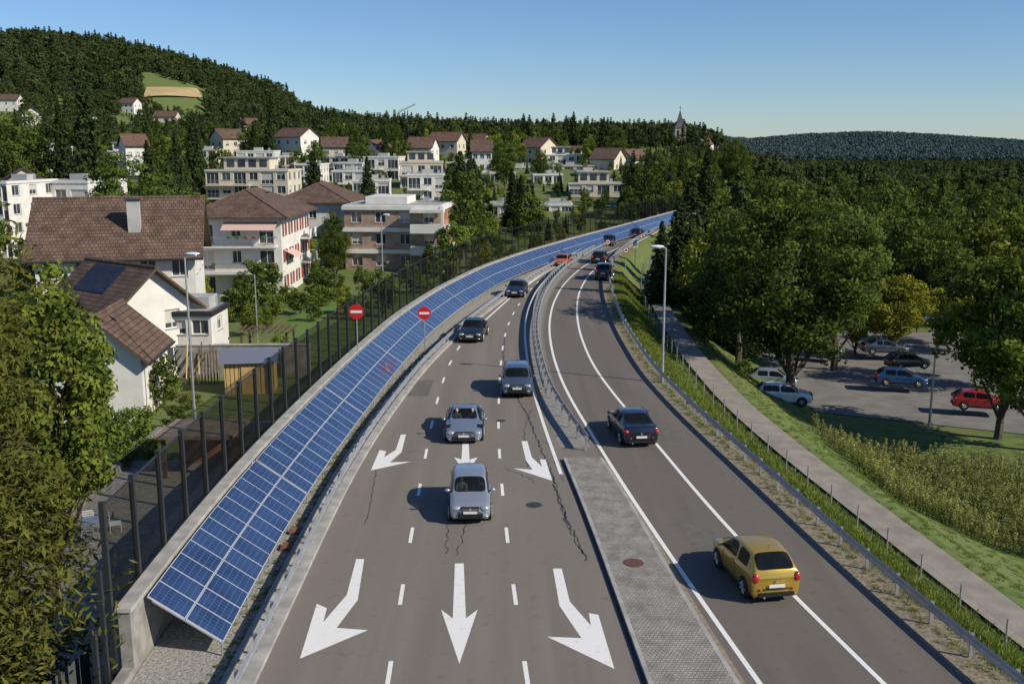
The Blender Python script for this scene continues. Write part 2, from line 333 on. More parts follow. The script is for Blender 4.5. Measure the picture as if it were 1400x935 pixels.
while y<WE-3:
    sl=(float(cU(y+.5))-float(cU(y-.5))); ln=math.sqrt(1+sl*sl); L1=1.0/ln; g=.02/ln
    if k%12==11: g=.16
    jit=random.uniform(-.012,.012)
    a=upper(y); b=upper(y+L1); na=nrm2(y); nb=nrm2(y+L1)
    dn=Vector((0,0,-1.42+jit)); W=2.05
    for r in range(2):
        f0=r/2+.004; f1=(r+1)/2-.004
        P=[a+(na*W+dn)*f1, b+(nb*W+dn)*f1, b+(nb*W+dn)*f0, a+(na*W+dn)*f0]
        o=len(vs); vs+= [tuple(p) for p in P]; fs.append((o,o+1,o+2,o+3)); uvs+=[(0,0),(1,0),(1,1),(0,1)]
        lo=[p-Vector((.02,0,.05)) for p in P]; o=len(vs); vs+=[tuple(p-Vector((0,0,.002))) for p in P]+[tuple(p) for p in lo]
        for q in range(4): fs.append((o+q,o+4+q,o+4+(q+1)%4,o+(q+1)%4)); uvs+=[(0,0)]*4
        fs.append((o+4,o+7,o+6,o+5)); uvs+=[(0,0)]*4
    if k%3==0:
        p=a+(na*W+dn)*.97; mbs.cyl((p.x,p.y,0),(p.x,p.y,p.z-.06),.03,.03,6,galv); q=a+(na*W+dn)*.06-Vector((0,0,.08)); p2=p-Vector((0,0,.08)); mbs.cyl(q,p2,.03,.03,4,galv)
    y+=L1+g; k+=1
me=bpy.data.meshes.new('modules'); me.from_pydata(vs,[],fs); me.materials.append(pv); ul=me.uv_layers.new(name='UVMap'); ul.data.foreach_set('uv',[c for t in uvs for c in t])
e=empty('solar_panel_array'); o=bpy.data.objects.new('modules',me); S.collection.objects.link(o); o.parent=e; mbs.obj('support_frame',e)
# median island
isl=brickmat('island_cobbles',(.38,.355,.32),(.28,.265,.235),(.17,.155,.135),.12,.12,.012)
mb=sweep(cML,[(0,-.02),(0,.13)],-20,44.2,conc_light,caps=False)
yy=np.arange(-20,44.21,1.0); vs=[]
for y in yy:
    a=float(cML(y));b=float(cMR(y)); vs+=[(a,y,.13),(a+.13,y,.13),(b-.13,y,.13),(b,y,.13),(b,y,-.02)]
mb2=MB(); n=len(yy)
for i in range(n-1):
    for k,mm in ((0,conc_light),(1,isl),(2,conc_light),(3,conc_light)):
        q=i*5+k; mb2.add([vs[q],vs[q+1],vs[q+6],vs[q+5]],[(0,1,2,3)],mm)
a=float(cML(yy[-1]));b=float(cMR(yy[-1])); mb2.quad((a,yy[-1],-.02),(b,yy[-1],-.02),(b,yy[-1],.13),(a,yy[-1],.13),conc_light)
mb2.add(mb.v,mb.f,conc_light); mb2.obj('traffic_island')
strip('a',lambda y:cML(y)-.12,cML,-20,44,.004,tar,1).obj('road_joint')
strip('a',cMR,lambda y:cMR(y)+.22,-20,44,.004,mat('kerb_dirt',(.20,.165,.12),(.30,.25,.18),.95,5),1).obj('road_joint')
strip('a',lambda y:cML(y)+.1,lambda y:cMR(y)-.1,46,240,.004,mat('median_strip',(.20,.19,.17),(.28,.27,.245),.9,3),1).obj('median_strip')
mb=MB()
for fc,o0,o1,y0,y1 in ((cR2,.5,1.5,47,53),(cR1,.6,2.2,62,66),(cL1,-1.8,-.6,56,60),(cR2,-1.9,-.7,33,36.5)):
    b_=strip('a',lambda y:fc(y)+o0,lambda y:fc(y)+o1,y0,y1,.0025,asph_patch,.5); mb.add(b_.v,b_.f,asph_patch)
mb.obj('asphalt_patch')
mk=MB()
def line(fc,y0,y1,w=.15,z=.004):
    b=strip('a',lambda y:fc(y)-w/2,lambda y:fc(y)+w/2,y0,y1,z,paint,1); mk.add(b.v,b.f,paint)
line(cR1,-20,235,.16,.006); line(cR2,-20,235,.16,.006); line(cLM,42,235,.16); line(cLE,73,235,.16)
def dash(fc,c,l=1.5,w=.13):
    y0=c-l/2;y1=c+l/2
    mk.quad((float(fc(y0))-w/2,y0,.004),(float(fc(y0))+w/2,y0,.004),(float(fc(y1))+w/2,y1,.004),(float(fc(y1))-w/2,y1,.004),paint)
for c in np.arange(20,72,5.0): dash(cL1,c)
for c in np.arange(20,200,5.0): dash(cL2,c)
def poly(pts,m=paint,z=.004):
    p=[(*survey(u,v),z) for u,v in pts]; mk.add(p,[tuple(range(len(p)))],m)
poly([(622,770),(634,770),(637,845),(653,833),(628,907),(603,833),(619,845)])
poly([(487,764),(498,764),(489,820),(460,858),(503,861),(410,900),(433,825),(447,831),(442,850),(474,813)])
poly([(756,777),(768,777),(779,822),(808,855),(805,838),(818,840),(840,914),(748,870),(795,872),(765,828)])
poly([(548,594),(555,594),(549,618),(533,632),(562,631),(507,643),(519,615),(528,617),(525,625),(541,615)])
poly([(633,592),(640,592),(642,628),(653,625),(637,648),(621,625),(631,628)])
poly([(713,603),(721,603),(727,625),(741,638),(738,628),(746,628),(755,657),(702,640),(728,642),(719,629)])
mk.obj('road_markings')
def crack(pts,w,name='road_crack'):
    P=[survey(u,v) for u,v in pts]; out=[]
    for a,b in zip(P[:-1],P[1:]):
        n=max(2,int(math.dist(a,b)/.22))
        for i in range(n):
            t=i/n; out.append((a[0]+(b[0]-a[0])*t+random.uniform(-.07,.07),a[1]+(b[1]-a[1])*t))
    mb=MB(); vs=[];fs=[]
    for i,(x,y) in enumerate(out):
        ww=w*random.uniform(.4,1.1); vs+=[(x-ww,y,.003),(x+ww,y,.003)]
        if i: fs.append((2*i-2,2*i-1,2*i+1,2*i))
    mb.add(vs,fs,tar); return mb
c=crack([(690,455),(688,490),(700,530),(722,570),(735,605),(752,640),(765,690),(788,735),(803,770)],.045)
for pp in ([(735,605),(745,603),(752,612),(770,660)],[(752,640),(762,668),(775,720)],[(560,690),(600,682),(655,684)],[(515,640),(505,690),(497,720)],[(612,700),(610,760)],[(690,640),(712,648),(735,662)],[(726,560),(716,590),(722,640)],[(770,690),(775,720),(800,760)],[(625,760),(640,700)]):
    q=crack(pp,.024); c.add(q.v,q.f,tar)
c.obj('road_crack')
rust=mat('rusty_iron',(.10,.045,.03),(.15,.07,.05),.8,6)
cast=mat('cast_iron',(.06,.058,.055),None,.6)
def manhole(u,v,r,z,m):
    x,y=survey(u,v,z); mb=MB(); mb.cyl((x,y,z-.02),(x,y,z+.006),r,r,24,m); mb.cyl((x,y,z),(x,y,z+.010),r*.8,r*.8,24,tar if m!=rust else rust); mb.obj('manhole_cover')
manhole(730,690,.33,.004,cast); manhole(866,769,.36,.134,rust); manhole(685,575,.25,.004,cast)
def guardrail(fx,y0,y1,z=0.0,post=2.0,side=1,h=.75):
    e=empty('guardrail'); prof=[(0,h-.31),(.045*side,h-.28),(.045*side,h-.22),(0,h-.17),(0,h-.14),(.045*side,h-.09),(.045*side,h-.03),(0,h)]
    b=sweep(fx,prof,y0,y1,galv,.8,z,caps=False); b.obj('beam',e,smooth=True,angle=50)
    p=MB()
    for y in np.arange(y0,y1,post):
        x=float(fx(y))-.1*side; zz=z; p.box(x-.05,x+.05,y-.03,y+.03,zz-.3,zz+h-.02,galv); p.box(min(x,x+.1*side)+.0,max(x,x+.1*side)-.003,y-.05,y+.05,zz+h-.24,zz+h-.12,galv)
    p.obj('posts',e); return e
guardrail(lambda y:cER(y)+.75,10,235,0,2.0,-1)
guardrail(lambda y:cEL(y)-.5,10,235,0.05,2.0,1,.7)
guardrail(lambda y:cMR(y)-.35,45.5,235,0,2.0,1)
guardrail(lambda y:cML(y)+.30,56,235,0,2.0,-1)
strip('a',lambda y:xr(y)+4.35,lambda y:xr(y)+6.1,-20,215,-1.95,pathm,1,2).obj('footpath')
mb=MB()
for y in np.arange(22,150,2.6):
    x=float(xr(y))+3.5; mb.cyl((x,y,-2.4),(x,y,-.75),.032,.032,6,galv)
for zz in (-1.0,-1.5):
    for y in np.arange(22,147,2.6): mb.cyl((float(xr(y))+3.5,y,zz),(float(xr(y+2.6))+3.5,y+2.6,zz),.006,.006,3,galv)
mb.obj('wire_fence')
def drape(name,corners,m,lift=.04,n=24):
    c=[Vector((*p,0)) for p in corners]; vs=[];fs=[]
    for j in range(n+1):
        for i in range(n+1):
            s=i/n;t=j/n; p=(c[0]*(1-s)+c[1]*s)*(1-t)+(c[3]*(1-s)+c[2]*s)*t; vs.append((p.x,p.y,hz(p.x,p.y)+lift))
    for j in range(n):
        for i in range(n): q=j*(n+1)+i; fs.append((q,q+1,q+n+2,q+n+1))
    mb=MB(); mb.add(vs,fs,m); return mb.obj(name,smooth=True)
drape('car_park',[(24,76.5),(38.5,69.5),(62,112),(25.5,112)],asph_lot,.05,40)
# ---------------------------------------------------------------- vegetation prototypes
def quads_obj(name,P,N,size,tint,leaf,extra=None,aspect=1.0,up=None):
    n=len(P); r=rng.normal(size=(n,3)); 
    if up is not None: r=up+r*.25
    T=np.cross(N,r); T/=np.linalg.norm(T,axis=1,keepdims=True)+1e-9; B=np.cross(N,T); B/=np.linalg.norm(B,axis=1,keepdims=True)+1e-9
    s=size[:,None]; a=T*s*.5; b=B*s*.5*aspect
    V=np.stack([P-a,P-b*.9,P+a,P+b*.9],1).reshape(-1,3)
    vs=V.tolist(); fs=np.arange(4*n).reshape(n,4).tolist(); mi=[0]*n; ti=tint.tolist()
    mats=[leaf]
    if extra:
        o=len(vs); vs+=[list(p) for p in extra.v]; fs+=[[i+o for i in f] for f in extra.f]; mi+=[1]*len(extra.f); ti+=[.5]*len(extra.f); mats.append(extra.mats[0])
    me=bpy.data.meshes.new(name); me.from_pydata(vs,[],fs)
    for m in mats: me.materials.append(m)
    me.polygons.foreach_set('material_index',mi); at=me.attributes.new('tint','FLOAT','FACE'); at.data.foreach_set('value',ti)
    return me
def broadleaf(name,leaf,Ht=12.,rx=4.2,trunk=2.2,ncl=100,per=140,ls=.24,cr=1.0,seed=0,limbs=14):
    g=np.random.default_rng(seed); rzv=(Ht-trunk)/2; cz=trunk+rzv
    d=g.normal(size=(ncl,3)); d/=np.linalg.norm(d,axis=1,keepdims=True)
    rr=g.uniform(.35,1,ncl)**.55
    lob=1+.16*np.sin(d[:,0]*5+seed)*np.cos(d[:,1]*4+seed*2)+.10*np.sin(d[:,2]*7+seed)
    C=d*rr[:,None]*lob[:,None]*np.array([rx-cr*.6,rx-cr*.6,rzv-cr*.5]); C[:,2]*=np.where(C[:,2]<0,.9,1); C[:,2]+=cz
    low=C[:,2]<trunk+rzv*.7; C[low,:2]*=.88
    R=g.uniform(.6,1.15,ncl)*cr
    ct=g.uniform(0,1,ncl)
    n=ncl*per; ci=np.repeat(np.arange(ncl),per)
    dd=g.normal(size=(n,3)); dd[:,2]+=.25; dd/=np.linalg.norm(dd,axis=1,keepdims=True)
    r=g.uniform(.45,1.08,n)
    P=C[ci]+dd*r[:,None]*R[ci][:,None]*np.array([1,1,.75])
    N=dd+g.normal(size=(n,3))*.5; N/=np.linalg.norm(N,axis=1,keepdims=True)
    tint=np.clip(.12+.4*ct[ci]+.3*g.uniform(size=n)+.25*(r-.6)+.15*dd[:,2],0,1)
    ex=MB(); R0=.022*Ht
    seg=6; pts=[Vector((g.uniform(-.12,.12)*i,g.uniform(-.12,.12)*i,-.3+(Ht*.75)*i/seg)) for i in range(seg+1)]; 
    for i in range(seg): ex.cyl(pts[i],pts[i+1],R0*(1-i/seg*.85),R0*(1-(i+1)/seg*.85),7,bark,False)
    for k in g.choice(ncl,min(limbs,ncl),replace=False):
        c=Vector(C[k]); h=max(.2,min(.9,(c.z-rzv*.7)/(Ht*.75))); b=pts[int(h*seg)]; m=(b+c)/2+Vector((0,0,-.3)); ex.cyl(b,m,R0*.4,R0*.25,5,bark,False); ex.cyl(m,c,R0*.25,R0*.08,4,bark,False)
    return quads_obj(name,P,N,g.uniform(.7,1.3,n)*ls,tint,leaf,ex,.8)
def conifer(name,leaf,Ht=14.,R=3.,lev=30,per=9,nd=22,ls=.4,seed=0,droop=.35,start=.08,asp=.45,hang=0.0,pw=.8,wid=.28):
    g=np.random.default_rng(seed); P=[];N=[];T=[];Sz=[]; ex=MB()
    ex.cyl((0,0,-.3),(0,0,Ht*.97),.016*Ht,.02,7,bark,False)
    for l in range(lev):
        f=(l+g.uniform(-.3,.3))/lev; f=min(max(f,0),.985); z0=Ht*(start+(1-start)*f); rad=R*((1-f)**pw)*g.uniform(.75,1.12)+.15
        k=max(5,int(per*(1-f*.4)))
        for b in range(k):
            a=2*math.pi*(b+g.uniform(-.35,.35))/k+l*1.3; ln=rad*g.uniform(.6,1.15)
            bt=g.uniform(0,1); dr=droop*g.uniform(.6,1.4); m=max(5,int(nd*(.25+.75*ln/R))); t=g.uniform(.08,1,m)**.8
            ww=(.12+wid*(1-t))*ln
            side=g.uniform(-1,1,m)*ww; px=np.cos(a)*t*ln-np.sin(a)*side; py=np.sin(a)*t*ln+np.cos(a)*side
            pz=z0+.15*ln*t-dr*ln*t*t-np.abs(side)*.3-hang*g.uniform(0,1,m)+g.normal(size=m)*.06*Ht/14
            P.append(np.stack([px,py,pz],1)); nn=g.normal(size=(m,3))*.5+np.array([np.cos(a)*.45,np.sin(a)*.45,.8])*(1-min(hang,1)*.7)
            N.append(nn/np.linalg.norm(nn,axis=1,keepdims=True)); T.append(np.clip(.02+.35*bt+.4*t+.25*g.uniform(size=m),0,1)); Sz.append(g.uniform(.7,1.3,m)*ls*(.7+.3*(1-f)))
            if b%2==0 and ln>.6: ex.cyl((0,0,z0),(math.cos(a)*ln*.8,math.sin(a)*ln*.8,z0+.12*ln-dr*ln*.64),.03,.01,4,bark,False)
    return quads_obj(name,np.concatenate(P),np.concatenate(N),np.concatenate(Sz),np.concatenate(T),leaf,ex,asp)
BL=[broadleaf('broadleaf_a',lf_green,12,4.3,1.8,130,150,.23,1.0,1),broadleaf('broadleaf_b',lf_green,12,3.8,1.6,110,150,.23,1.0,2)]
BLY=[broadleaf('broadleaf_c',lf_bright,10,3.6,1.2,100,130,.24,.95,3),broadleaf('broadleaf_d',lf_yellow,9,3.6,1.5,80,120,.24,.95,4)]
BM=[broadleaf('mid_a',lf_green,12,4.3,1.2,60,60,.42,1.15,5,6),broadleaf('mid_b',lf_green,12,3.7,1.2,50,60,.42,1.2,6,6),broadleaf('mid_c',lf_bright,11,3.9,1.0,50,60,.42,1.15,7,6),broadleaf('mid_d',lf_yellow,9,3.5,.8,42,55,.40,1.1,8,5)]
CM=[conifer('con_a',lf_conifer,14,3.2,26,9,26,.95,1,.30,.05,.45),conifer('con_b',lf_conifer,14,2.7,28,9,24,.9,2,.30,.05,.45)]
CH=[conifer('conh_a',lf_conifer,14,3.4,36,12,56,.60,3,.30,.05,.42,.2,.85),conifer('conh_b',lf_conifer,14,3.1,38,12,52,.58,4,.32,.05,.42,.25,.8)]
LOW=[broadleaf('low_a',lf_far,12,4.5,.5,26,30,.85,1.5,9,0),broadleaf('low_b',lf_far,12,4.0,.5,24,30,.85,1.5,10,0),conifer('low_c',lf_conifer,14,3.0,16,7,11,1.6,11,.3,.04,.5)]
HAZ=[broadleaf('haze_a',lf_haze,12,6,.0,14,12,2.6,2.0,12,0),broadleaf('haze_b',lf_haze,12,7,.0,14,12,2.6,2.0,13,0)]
BUSH=[broadleaf('bush_a',lf_green,2.2,1.3,.0,26,60,.16,.45,14,3),broadleaf('bush_b',lf_bright,2.0,1.4,.0,26,60,.16,.45,15,3)]
keep=[]; vis=[]
def tree(name,me,h0,u,vtop,D,w=1.0,rot=None,base=None):
    x=bx(u,D,5); zt=zat(vtop,D); zb=hz(x,D) if base is None else base; s=max(.2,(zt-zb)/h0)
    o=bpy.data.objects.new(name,me); S.collection.objects.link(o); o.location=(x,D,zb-.05); o.scale=(s*w,s*w,s); o.rotation_euler=(0,0,random.uniform(0,6.28) if rot is None else rot); keep.append((x,D,1.5)); return o
def coll(name,meshes):
    c=bpy.data.collections.new(name)
    for i,m in enumerate(meshes):
        o=bpy.data.objects.new('%s_%02d'%(name,i),m); c.objects.link(o)
    return c
def scatter(name,pts,sc,ix,c):
    me=bpy.data.meshes.new(name); me.from_pydata([tuple(p) for p in pts],[],[]); n=len(pts)
    me.attributes.new('sc','FLOAT','POINT').data.foreach_set('value',[float(q) for q in sc])
    me.attributes.new('rz','FLOAT','POINT').data.foreach_set('value',[random.uniform(0,6.28) for _ in range(n)])
    me.attributes.new('ix','INT','POINT').data.foreach_set('value',[int(q) for q in ix])
    o=bpy.data.objects.new(name,me); S.collection.objects.link(o)
    ng=bpy.data.node_groups.new(name,'GeometryNodeTree')
    ng.interface.new_socket('Geometry',in_out='INPUT',socket_type='NodeSocketGeometry'); ng.interface.new_socket('Geometry',in_out='OUTPUT',socket_type='NodeSocketGeometry')
    N=ng.nodes;L=ng.links; gi=N.new('NodeGroupInput'); go=N.new('NodeGroupOutput'); ip=N.new('GeometryNodeInstanceOnPoints'); ci=N.new('GeometryNodeCollectionInfo')
    ci.inputs['Collection'].default_value=c; ci.inputs['Separate Children'].default_value=True; ci.inputs['Reset Children'].default_value=True
    def na(nm,t):
        q=N.new('GeometryNodeInputNamedAttribute'); q.data_type=t; q.inputs['Name'].default_value=nm; return q.outputs['Attribute']
    L.new(gi.outputs[0],ip.inputs['Points']); L.new(ci.outputs[0],ip.inputs['Instance']); ip.inputs['Pick Instance'].default_value=True
    L.new(na('ix','INT'),ip.inputs['Instance Index']); cx=N.new('ShaderNodeCombineXYZ'); L.new(na('rz','FLOAT'),cx.inputs[2]); L.new(cx.outputs[0],ip.inputs['Rotation'])
    L.new(na('sc','FLOAT'),ip.inputs['Scale']); L.new(ip.outputs[0],go.inputs[0])
    md=o.modifiers.new('scatter','NODES'); md.node_group=ng; return o
# ---------------------------------------------------------------- buildings
def facade(mb,gl,O,ux,nr,W,Hh,ops,mw,depth=.16,mull=True):
    O=Vector(O);ux=Vector(ux);nr=Vector(nr);up=Vector((0,0,1))
    P=lambda u,z,d=0:O+ux*u+up*z+nr*d
    U=sorted({0,W,*[round(o[0],3) for o in ops],*[round(o[1],3) for o in ops]}); Z=sorted({0,Hh,*[round(o[2],3) for o in ops],*[round(o[3],3) for o in ops]})
    for a,b in zip(U[:-1],U[1:]):
        for c,d in zip(Z[:-1],Z[1:]):
            uc=(a+b)/2;zc=(c+d)/2
            if any(o[0]<uc<o[1] and o[2]<zc<o[3] for o in ops): continue
            mb.quad(P(a,c),P(b,c),P(b,d),P(a,d),mw)
    for o in ops:
        a,b,c,d=o[:4]
        for p,q in (((a,c),(b,c)),((b,c),(b,d)),((b,d),(a,d)),((a,d),(a,c))):
            mb.quad(P(*p),P(*q),P(*q,-depth),P(*p,-depth),mw)
        gl.quad(P(a,c,-depth),P(b,c,-depth),P(b,d,-depth),P(a,d,-depth),winglass)
        if random.random()<.3:
            t=random.uniform(.25,.8); gl.quad(P(a+.07,d-(d-c)*t,-depth+.012),P(b-.07,d-(d-c)*t,-depth+.012),P(b-.07,d-.07,-depth+.012),P(a+.07,d-.07,-depth+.012),blind)
        w=.07;e=-depth+.03
        for r in ((a,a+w,c,d),(b-w,b,c,d),(a+w,b-w,c,c+w),(a+w,b-w,d-w,d)): gl.quad(P(r[0],r[2],e),P(r[1],r[2],e),P(r[1],r[3],e),P(r[0],r[3],e),frame_w)
        if mull and b-a>=.9:
            k=max(1,int((b-a)/1.0))
            for i in range(1,k+1):
                m_=a+(b-a)*i/(k+1)
                gl.quad(P(m_-.035,c+w,e),P(m_+.035,c+w,e),P(m_+.035,d-w,e),P(m_-.035,d-w,e),frame_w)
        gl.add([P(a-.05,c-.06,.003),P(b+.05,c-.06,.003),P(b+.05,c,.003),P(a-.05,c,.003),P(a-.05,c-.06,.06),P(b+.05,c-.06,.06),P(b+.05,c,.06),P(a-.05,c,.06)],[(4,5,6,7),(0,1,5,4),(1,2,6,5),(2,3,7,6),(3,0,4,7)],conc_light)
        if len(o)>4 and o[4]:
            sw=.38
            for s0,s1 in ((a-sw-.03,a-.03),(b+.03,b+sw+.03)):
                vs=[P(s0,c,.063),P(s1,c,.063),P(s1,d,.063),P(s0,d,.063),P(s0,c,.11),P(s1,c,.11),P(s1,d,.11),P(s0,d,.11)]
                gl.add(vs,[(4,5,6,7),(0,1,5,4),(1,2,6,5),(2,3,7,6),(3,0,4,7)],o[4])
blind=mat('blind',(.5,.48,.44),None,.8)
def house(name,x,y,z,w,d,h,rot=0,roof='gable',rise=3,st=3,cols=(4,3),wall=white_wall,tile=None,shut=None,ww=1.2,wh=1.35,ov=.6,balc=None,chim=None,wz=.9,band=None,bigfront=False,shutf=False):
    e=empty(name,(x,y,z),rot); wl=MB();gl=MB();rf=MB(); keep.append((x,y,max(w,d)*.55)); tile=tile or tile_brown
    sh=h/st
    def ops(W,n,big=False,sc=None):
        o=[]
        for s in range(st):
            for i in range(n):
                c=W*(i+.5)/n; q=ww*(1.6 if (big and i%2==0) else 1)
                z0=s*sh+(wz if not(big and i%2==0) else .15); z1=min(s*sh+wz+wh,(s+1)*sh-.25)
                if q/2>W/n*.46: q=W/n*.9
                o.append((c-q/2,c+q/2,z0,z1,sc))
        return o
    big=bigfront or balc
    facade(wl,gl,(-w/2,-d/2,0),(1,0,0),(0,-1,0),w,h,ops(w,cols[0],big,shut if shutf else None),wall)
    facade(wl,gl,(w/2,-d/2,0),(0,1,0),(1,0,0),d,h,ops(d,cols[1],False,shut),wall)
    facade(wl,gl,(w/2,d/2,0),(-1,0,0),(0,1,0),w,h,ops(w,cols[0]),wall)
    facade(wl,gl,(-w/2,d/2,0),(0,-1,0),(-1,0,0),d,h,ops(d,cols[1]),wall)
    wl.quad((-w/2,-d/2,-3),(w/2,-d/2,-3),(w/2,-d/2,0),(-w/2,-d/2,0),grey_wall); wl.quad((w/2,-d/2,-3),(w/2,d/2,-3),(w/2,d/2,0),(w/2,-d/2,0),grey_wall)
    if roof=='gable':
        k=rise/(d/2); t=.2; zo=h-ov*k
        for sgn in (-1,1):
            a=(-w/2-ov,sgn*(d/2+ov),zo); b=(w/2+ov,sgn*(d/2+ov),zo); c=(w/2+ov,0,h+rise); f=(-w/2-ov,0,h+rise)
            vs=[a,b,c,f]+[(p[0],p[1],p[2]+t) for p in (a,b,c,f)]
            rf.add(vs,[(4,5,6,7)],tile); rf.add(vs,[(0,1,5,4),(1,2,6,5),(3,0,4,7),(0,3,2,1)],wood_dark)
        for sx in (-1,1): wl.add([(sx*w/2,-d/2,h),(sx*w/2,d/2,h),(sx*w/2,0,h+rise-.02)],[(0,1,2)],wall)
        rf.cyl((-w/2-ov,0,h+rise+t),(w/2+ov,0,h+rise+t),.13,.13,6,tile)
        rf.cyl((-w/2-ov,-d/2-ov-.06,zo+.05),(w/2+ov,-d/2-ov-.06,zo+.05),.08,.08,6,darkmetal)
    elif roof=='hip':
        t=.2; W=w/2+ov; Dd=d/2+ov
        if W>=Dd: r0=(-(W-Dd),0,h+rise); r1=((W-Dd),0,h+rise)
        else: r0=(0,-(Dd-W),h+rise); r1=(0,(Dd-W),h+rise)
        b=[(-W,-Dd,h+t),(W,-Dd,h+t),(W,Dd,h+t),(-W,Dd,h+t)]; vs=b+[r0,r1]
        fs=[(0,1,5,4),(1,2,5),(2,3,4,5),(3,0,4)] if W>=Dd else [(0,1,4),(1,2,5,4),(2,3,5),(3,0,4,5)]
        rf.add(vs,fs,tile); rf.box(-W,W,-Dd,Dd,h+.003,h+t-.003,wood_dark)
        for q in ((b[0],r0),(b[1],r1 if W>=Dd else r0),(b[2],r1),(b[3],r0 if W>=Dd else r1),(r0,r1)): rf.cyl(q[0],q[1],.1,.1,5,tile)
    else:
        rf.box(-w/2-.15,w/2+.15,-d/2-.15,d/2+.15,h+.002,h+.35,wall if not band else band); rf.box(-w/2+.2,w/2-.2,-d/2+.2,d/2-.2,h+.352,h+.37,roofgrey)
        rf.box(-1.2,1.2,-1,1,h+.372,h+1.2,grey_wall); rf.box(w*.25,w*.25+.6,.5,1.1,h+.372,h+1.1,alu)
    if chim:
        cx,cy,ch=chim; rf.box(cx-.45,cx+.45,cy-.35,cy+.35,h,h+rise+ch,grey_wall); rf.box(cx-.52,cx+.52,cy-.42,cy+.42,h+rise+ch+.002,h+rise+ch+.14,darkmetal)
    if balc:
        bb=MB()
        for (side,u0,u1,dep) in balc:
            for s in range(1,st):
                z0=s*sh-.02
                if side=='f': bb.box(u0-w/2,u1-w/2,-d/2-dep,-d/2-.003,z0-.18,z0,wall); X0,X1,Y=u0-w/2,u1-w/2,-d/2-dep
                else: bb.box(w/2+.003,w/2+dep,u0-d/2,u1-d/2,z0-.18,z0,wall)
                if side=='f':
                    bb.box(X0,X1,Y,Y+.05,z0+.95,z0+1.02,galv)
                    for q in np.arange(X0,X1,.16 if y<150 else .4): bb.box(q,q+.025,Y+.01,Y+.035,z0+.002,z0+.95,galv)
                    for X in (X0,X1-.05): bb.box(X,X+.05,Y+.052,-d/2-.01,z0+.95,z0+1.02,galv)
                    if y<200:
                      for q in np.arange(X0+.2,X1-.3,.9):
                        if random.random()<.5: bb.ell((q,Y-.02,z0+1.0),(.3,.15,.16),random.choice([flower_g,flower_r]),6,4)
                else:
                    X=w/2+dep; bb.box(X-.05,X,u0-d/2,u1-d/2,z0+.002,z0+.95,wall)
        bb.obj('balconies',e)
    wl.obj('walls',e); gl.obj('windows',e); rf.obj('roof',e); return e
flower_g=mat('planter_green',(.05,.10,.02),(.10,.16,.03),.9,9); flower_r=mat('planter_red',(.35,.03,.03),(.10,.14,.03),.9,12)
house('tile_roof_house',-30.9,79.2,-2,11.4,9,8.3,math.radians(13),'gable',3.7,3,(5,3),ov=.7,chim=(1.3,-2.7,.1))
house('garden_house',-27.8,70.3,-2,7.5,6.0,5.4,math.radians(-38),'gable',2.5,2,(3,2),ov=.8)
mb=MB(); e0=bpy.data.objects['garden_house']
P0=lambda u,s:(u,-3.0+s*3.0,5.4+.2+s*2.5+.06)
mb.add([P0(-2.6,.25),P0(1.4,.25),P0(1.4,.9),P0(-2.6,.9)],[(0,1,2,3)],mat('roof_solar',(.012,.013,.018),(.03,.03,.04),.3,2)); mb.obj('roof_solar_panel',e0)
house('white_annex',-22.9,71.5,-2,3.2,4.2,4.4,0,'flat',0,2,(2,1),band=darkmetal)
house('small_white_house',-24.9,60.5,-2,6.0,5.0,4.0,math.radians(97),'gable',2.2,1,(1,1),ov=.55,wz=1.5,wh=1.0)
house('apartment_house',-29.9,115.5,-2,9.8,15,8.5,0,'hip',2.9,3,(3,5),shut=shutter_red,ov=.9,balc=[('f',.8,9.4,1.5),('r',9.5,13.5,1.2)],chim=(1.0,2.0,-.6),ww=1.0)
mb=MB(); mb.quad((-1.2,-9.2,7.4),(4.6,-9.2,7.4),(4.6,-7.55,8.2),(-1.2,-7.55,8.2),awning); mb.quad((4.92,-6,4.9),(4.95+1.3,-6,4.2),(4.95+1.3,-2.5,4.2),(4.92,-2.5,4.9),awning); mb.obj('awning',bpy.data.objects['apartment_house'])
house('apartment_house',-26.9,142,-2,9.0,14,8.6,0,'hip',2.6,3,(3,5),shut=shutter_red,ov=.8,balc=[('r',5,9,1.2)],ww=1.0)
house('apartment_house',-42,104,-2,9,12,8.5,0,'hip',2.6,3,(3,4),ov=.8)
e=house('brick_apartment_block',-15.0,135,-2,12.6,12,8.4,math.radians(-4),'flat',0,3,(4,4),wall=brick_orange,ww=1.35,wh=1.4,band=white_wall)
mb=MB()
for s in range(0,4):
    z=s*2.8; mb.box(-6.55,6.55,-6.35,-6.003,z-.25,z+.25,white_wall); mb.box(6.303,6.7,-6.5,6.5,z-.25,z+.25,white_wall)
for zz in (2.5,5.3): mb.box(2.6,6.9,-8.0,-6.36,zz,zz+1.1,white_wall)
mb.box(2.6,6.9,-8.0,-6.36,7.9,8.3,white_wall); mb.box(6.6,6.9,-8.0,-7.7,0,2.5,white_wall); mb.box(6.6,6.9,-8.0,-7.7,3.602,5.298,white_wall); mb.box(6.6,6.9,-8.0,-7.7,6.402,7.898,white_wall)
mb.box(-4.0,1.5,-3.5,3.5,8.772,9.7,white_wall)
mb.obj('white_bands',e)
town=[(265,300,204,300,9),(325,375,206,290,9),(285,398,232,200,8),(378,402,213,300,8),(440,484,214,280,8),(500,548,214,265,9),(546,604,221,245,8),(556,610,238,215,8),(405,440,224,250,8),(610,662,222,300,8),(735,800,211,330,9),(728,768,238,255,9),(780,855,250,226,9),(737,783,279,200,7),(668,722,279,192,6),(790,818,234,275,8),(455,500,233,230,8),(55,135,247,150,7),(690,730,228,300,8),(480,530,246,205,7),(150,200,206,300,8),(0,26,248,140,7),(670,705,236,260,8),(745,815,226,300,8),(60,82,200,260,7),(460,500,222,265,8)]
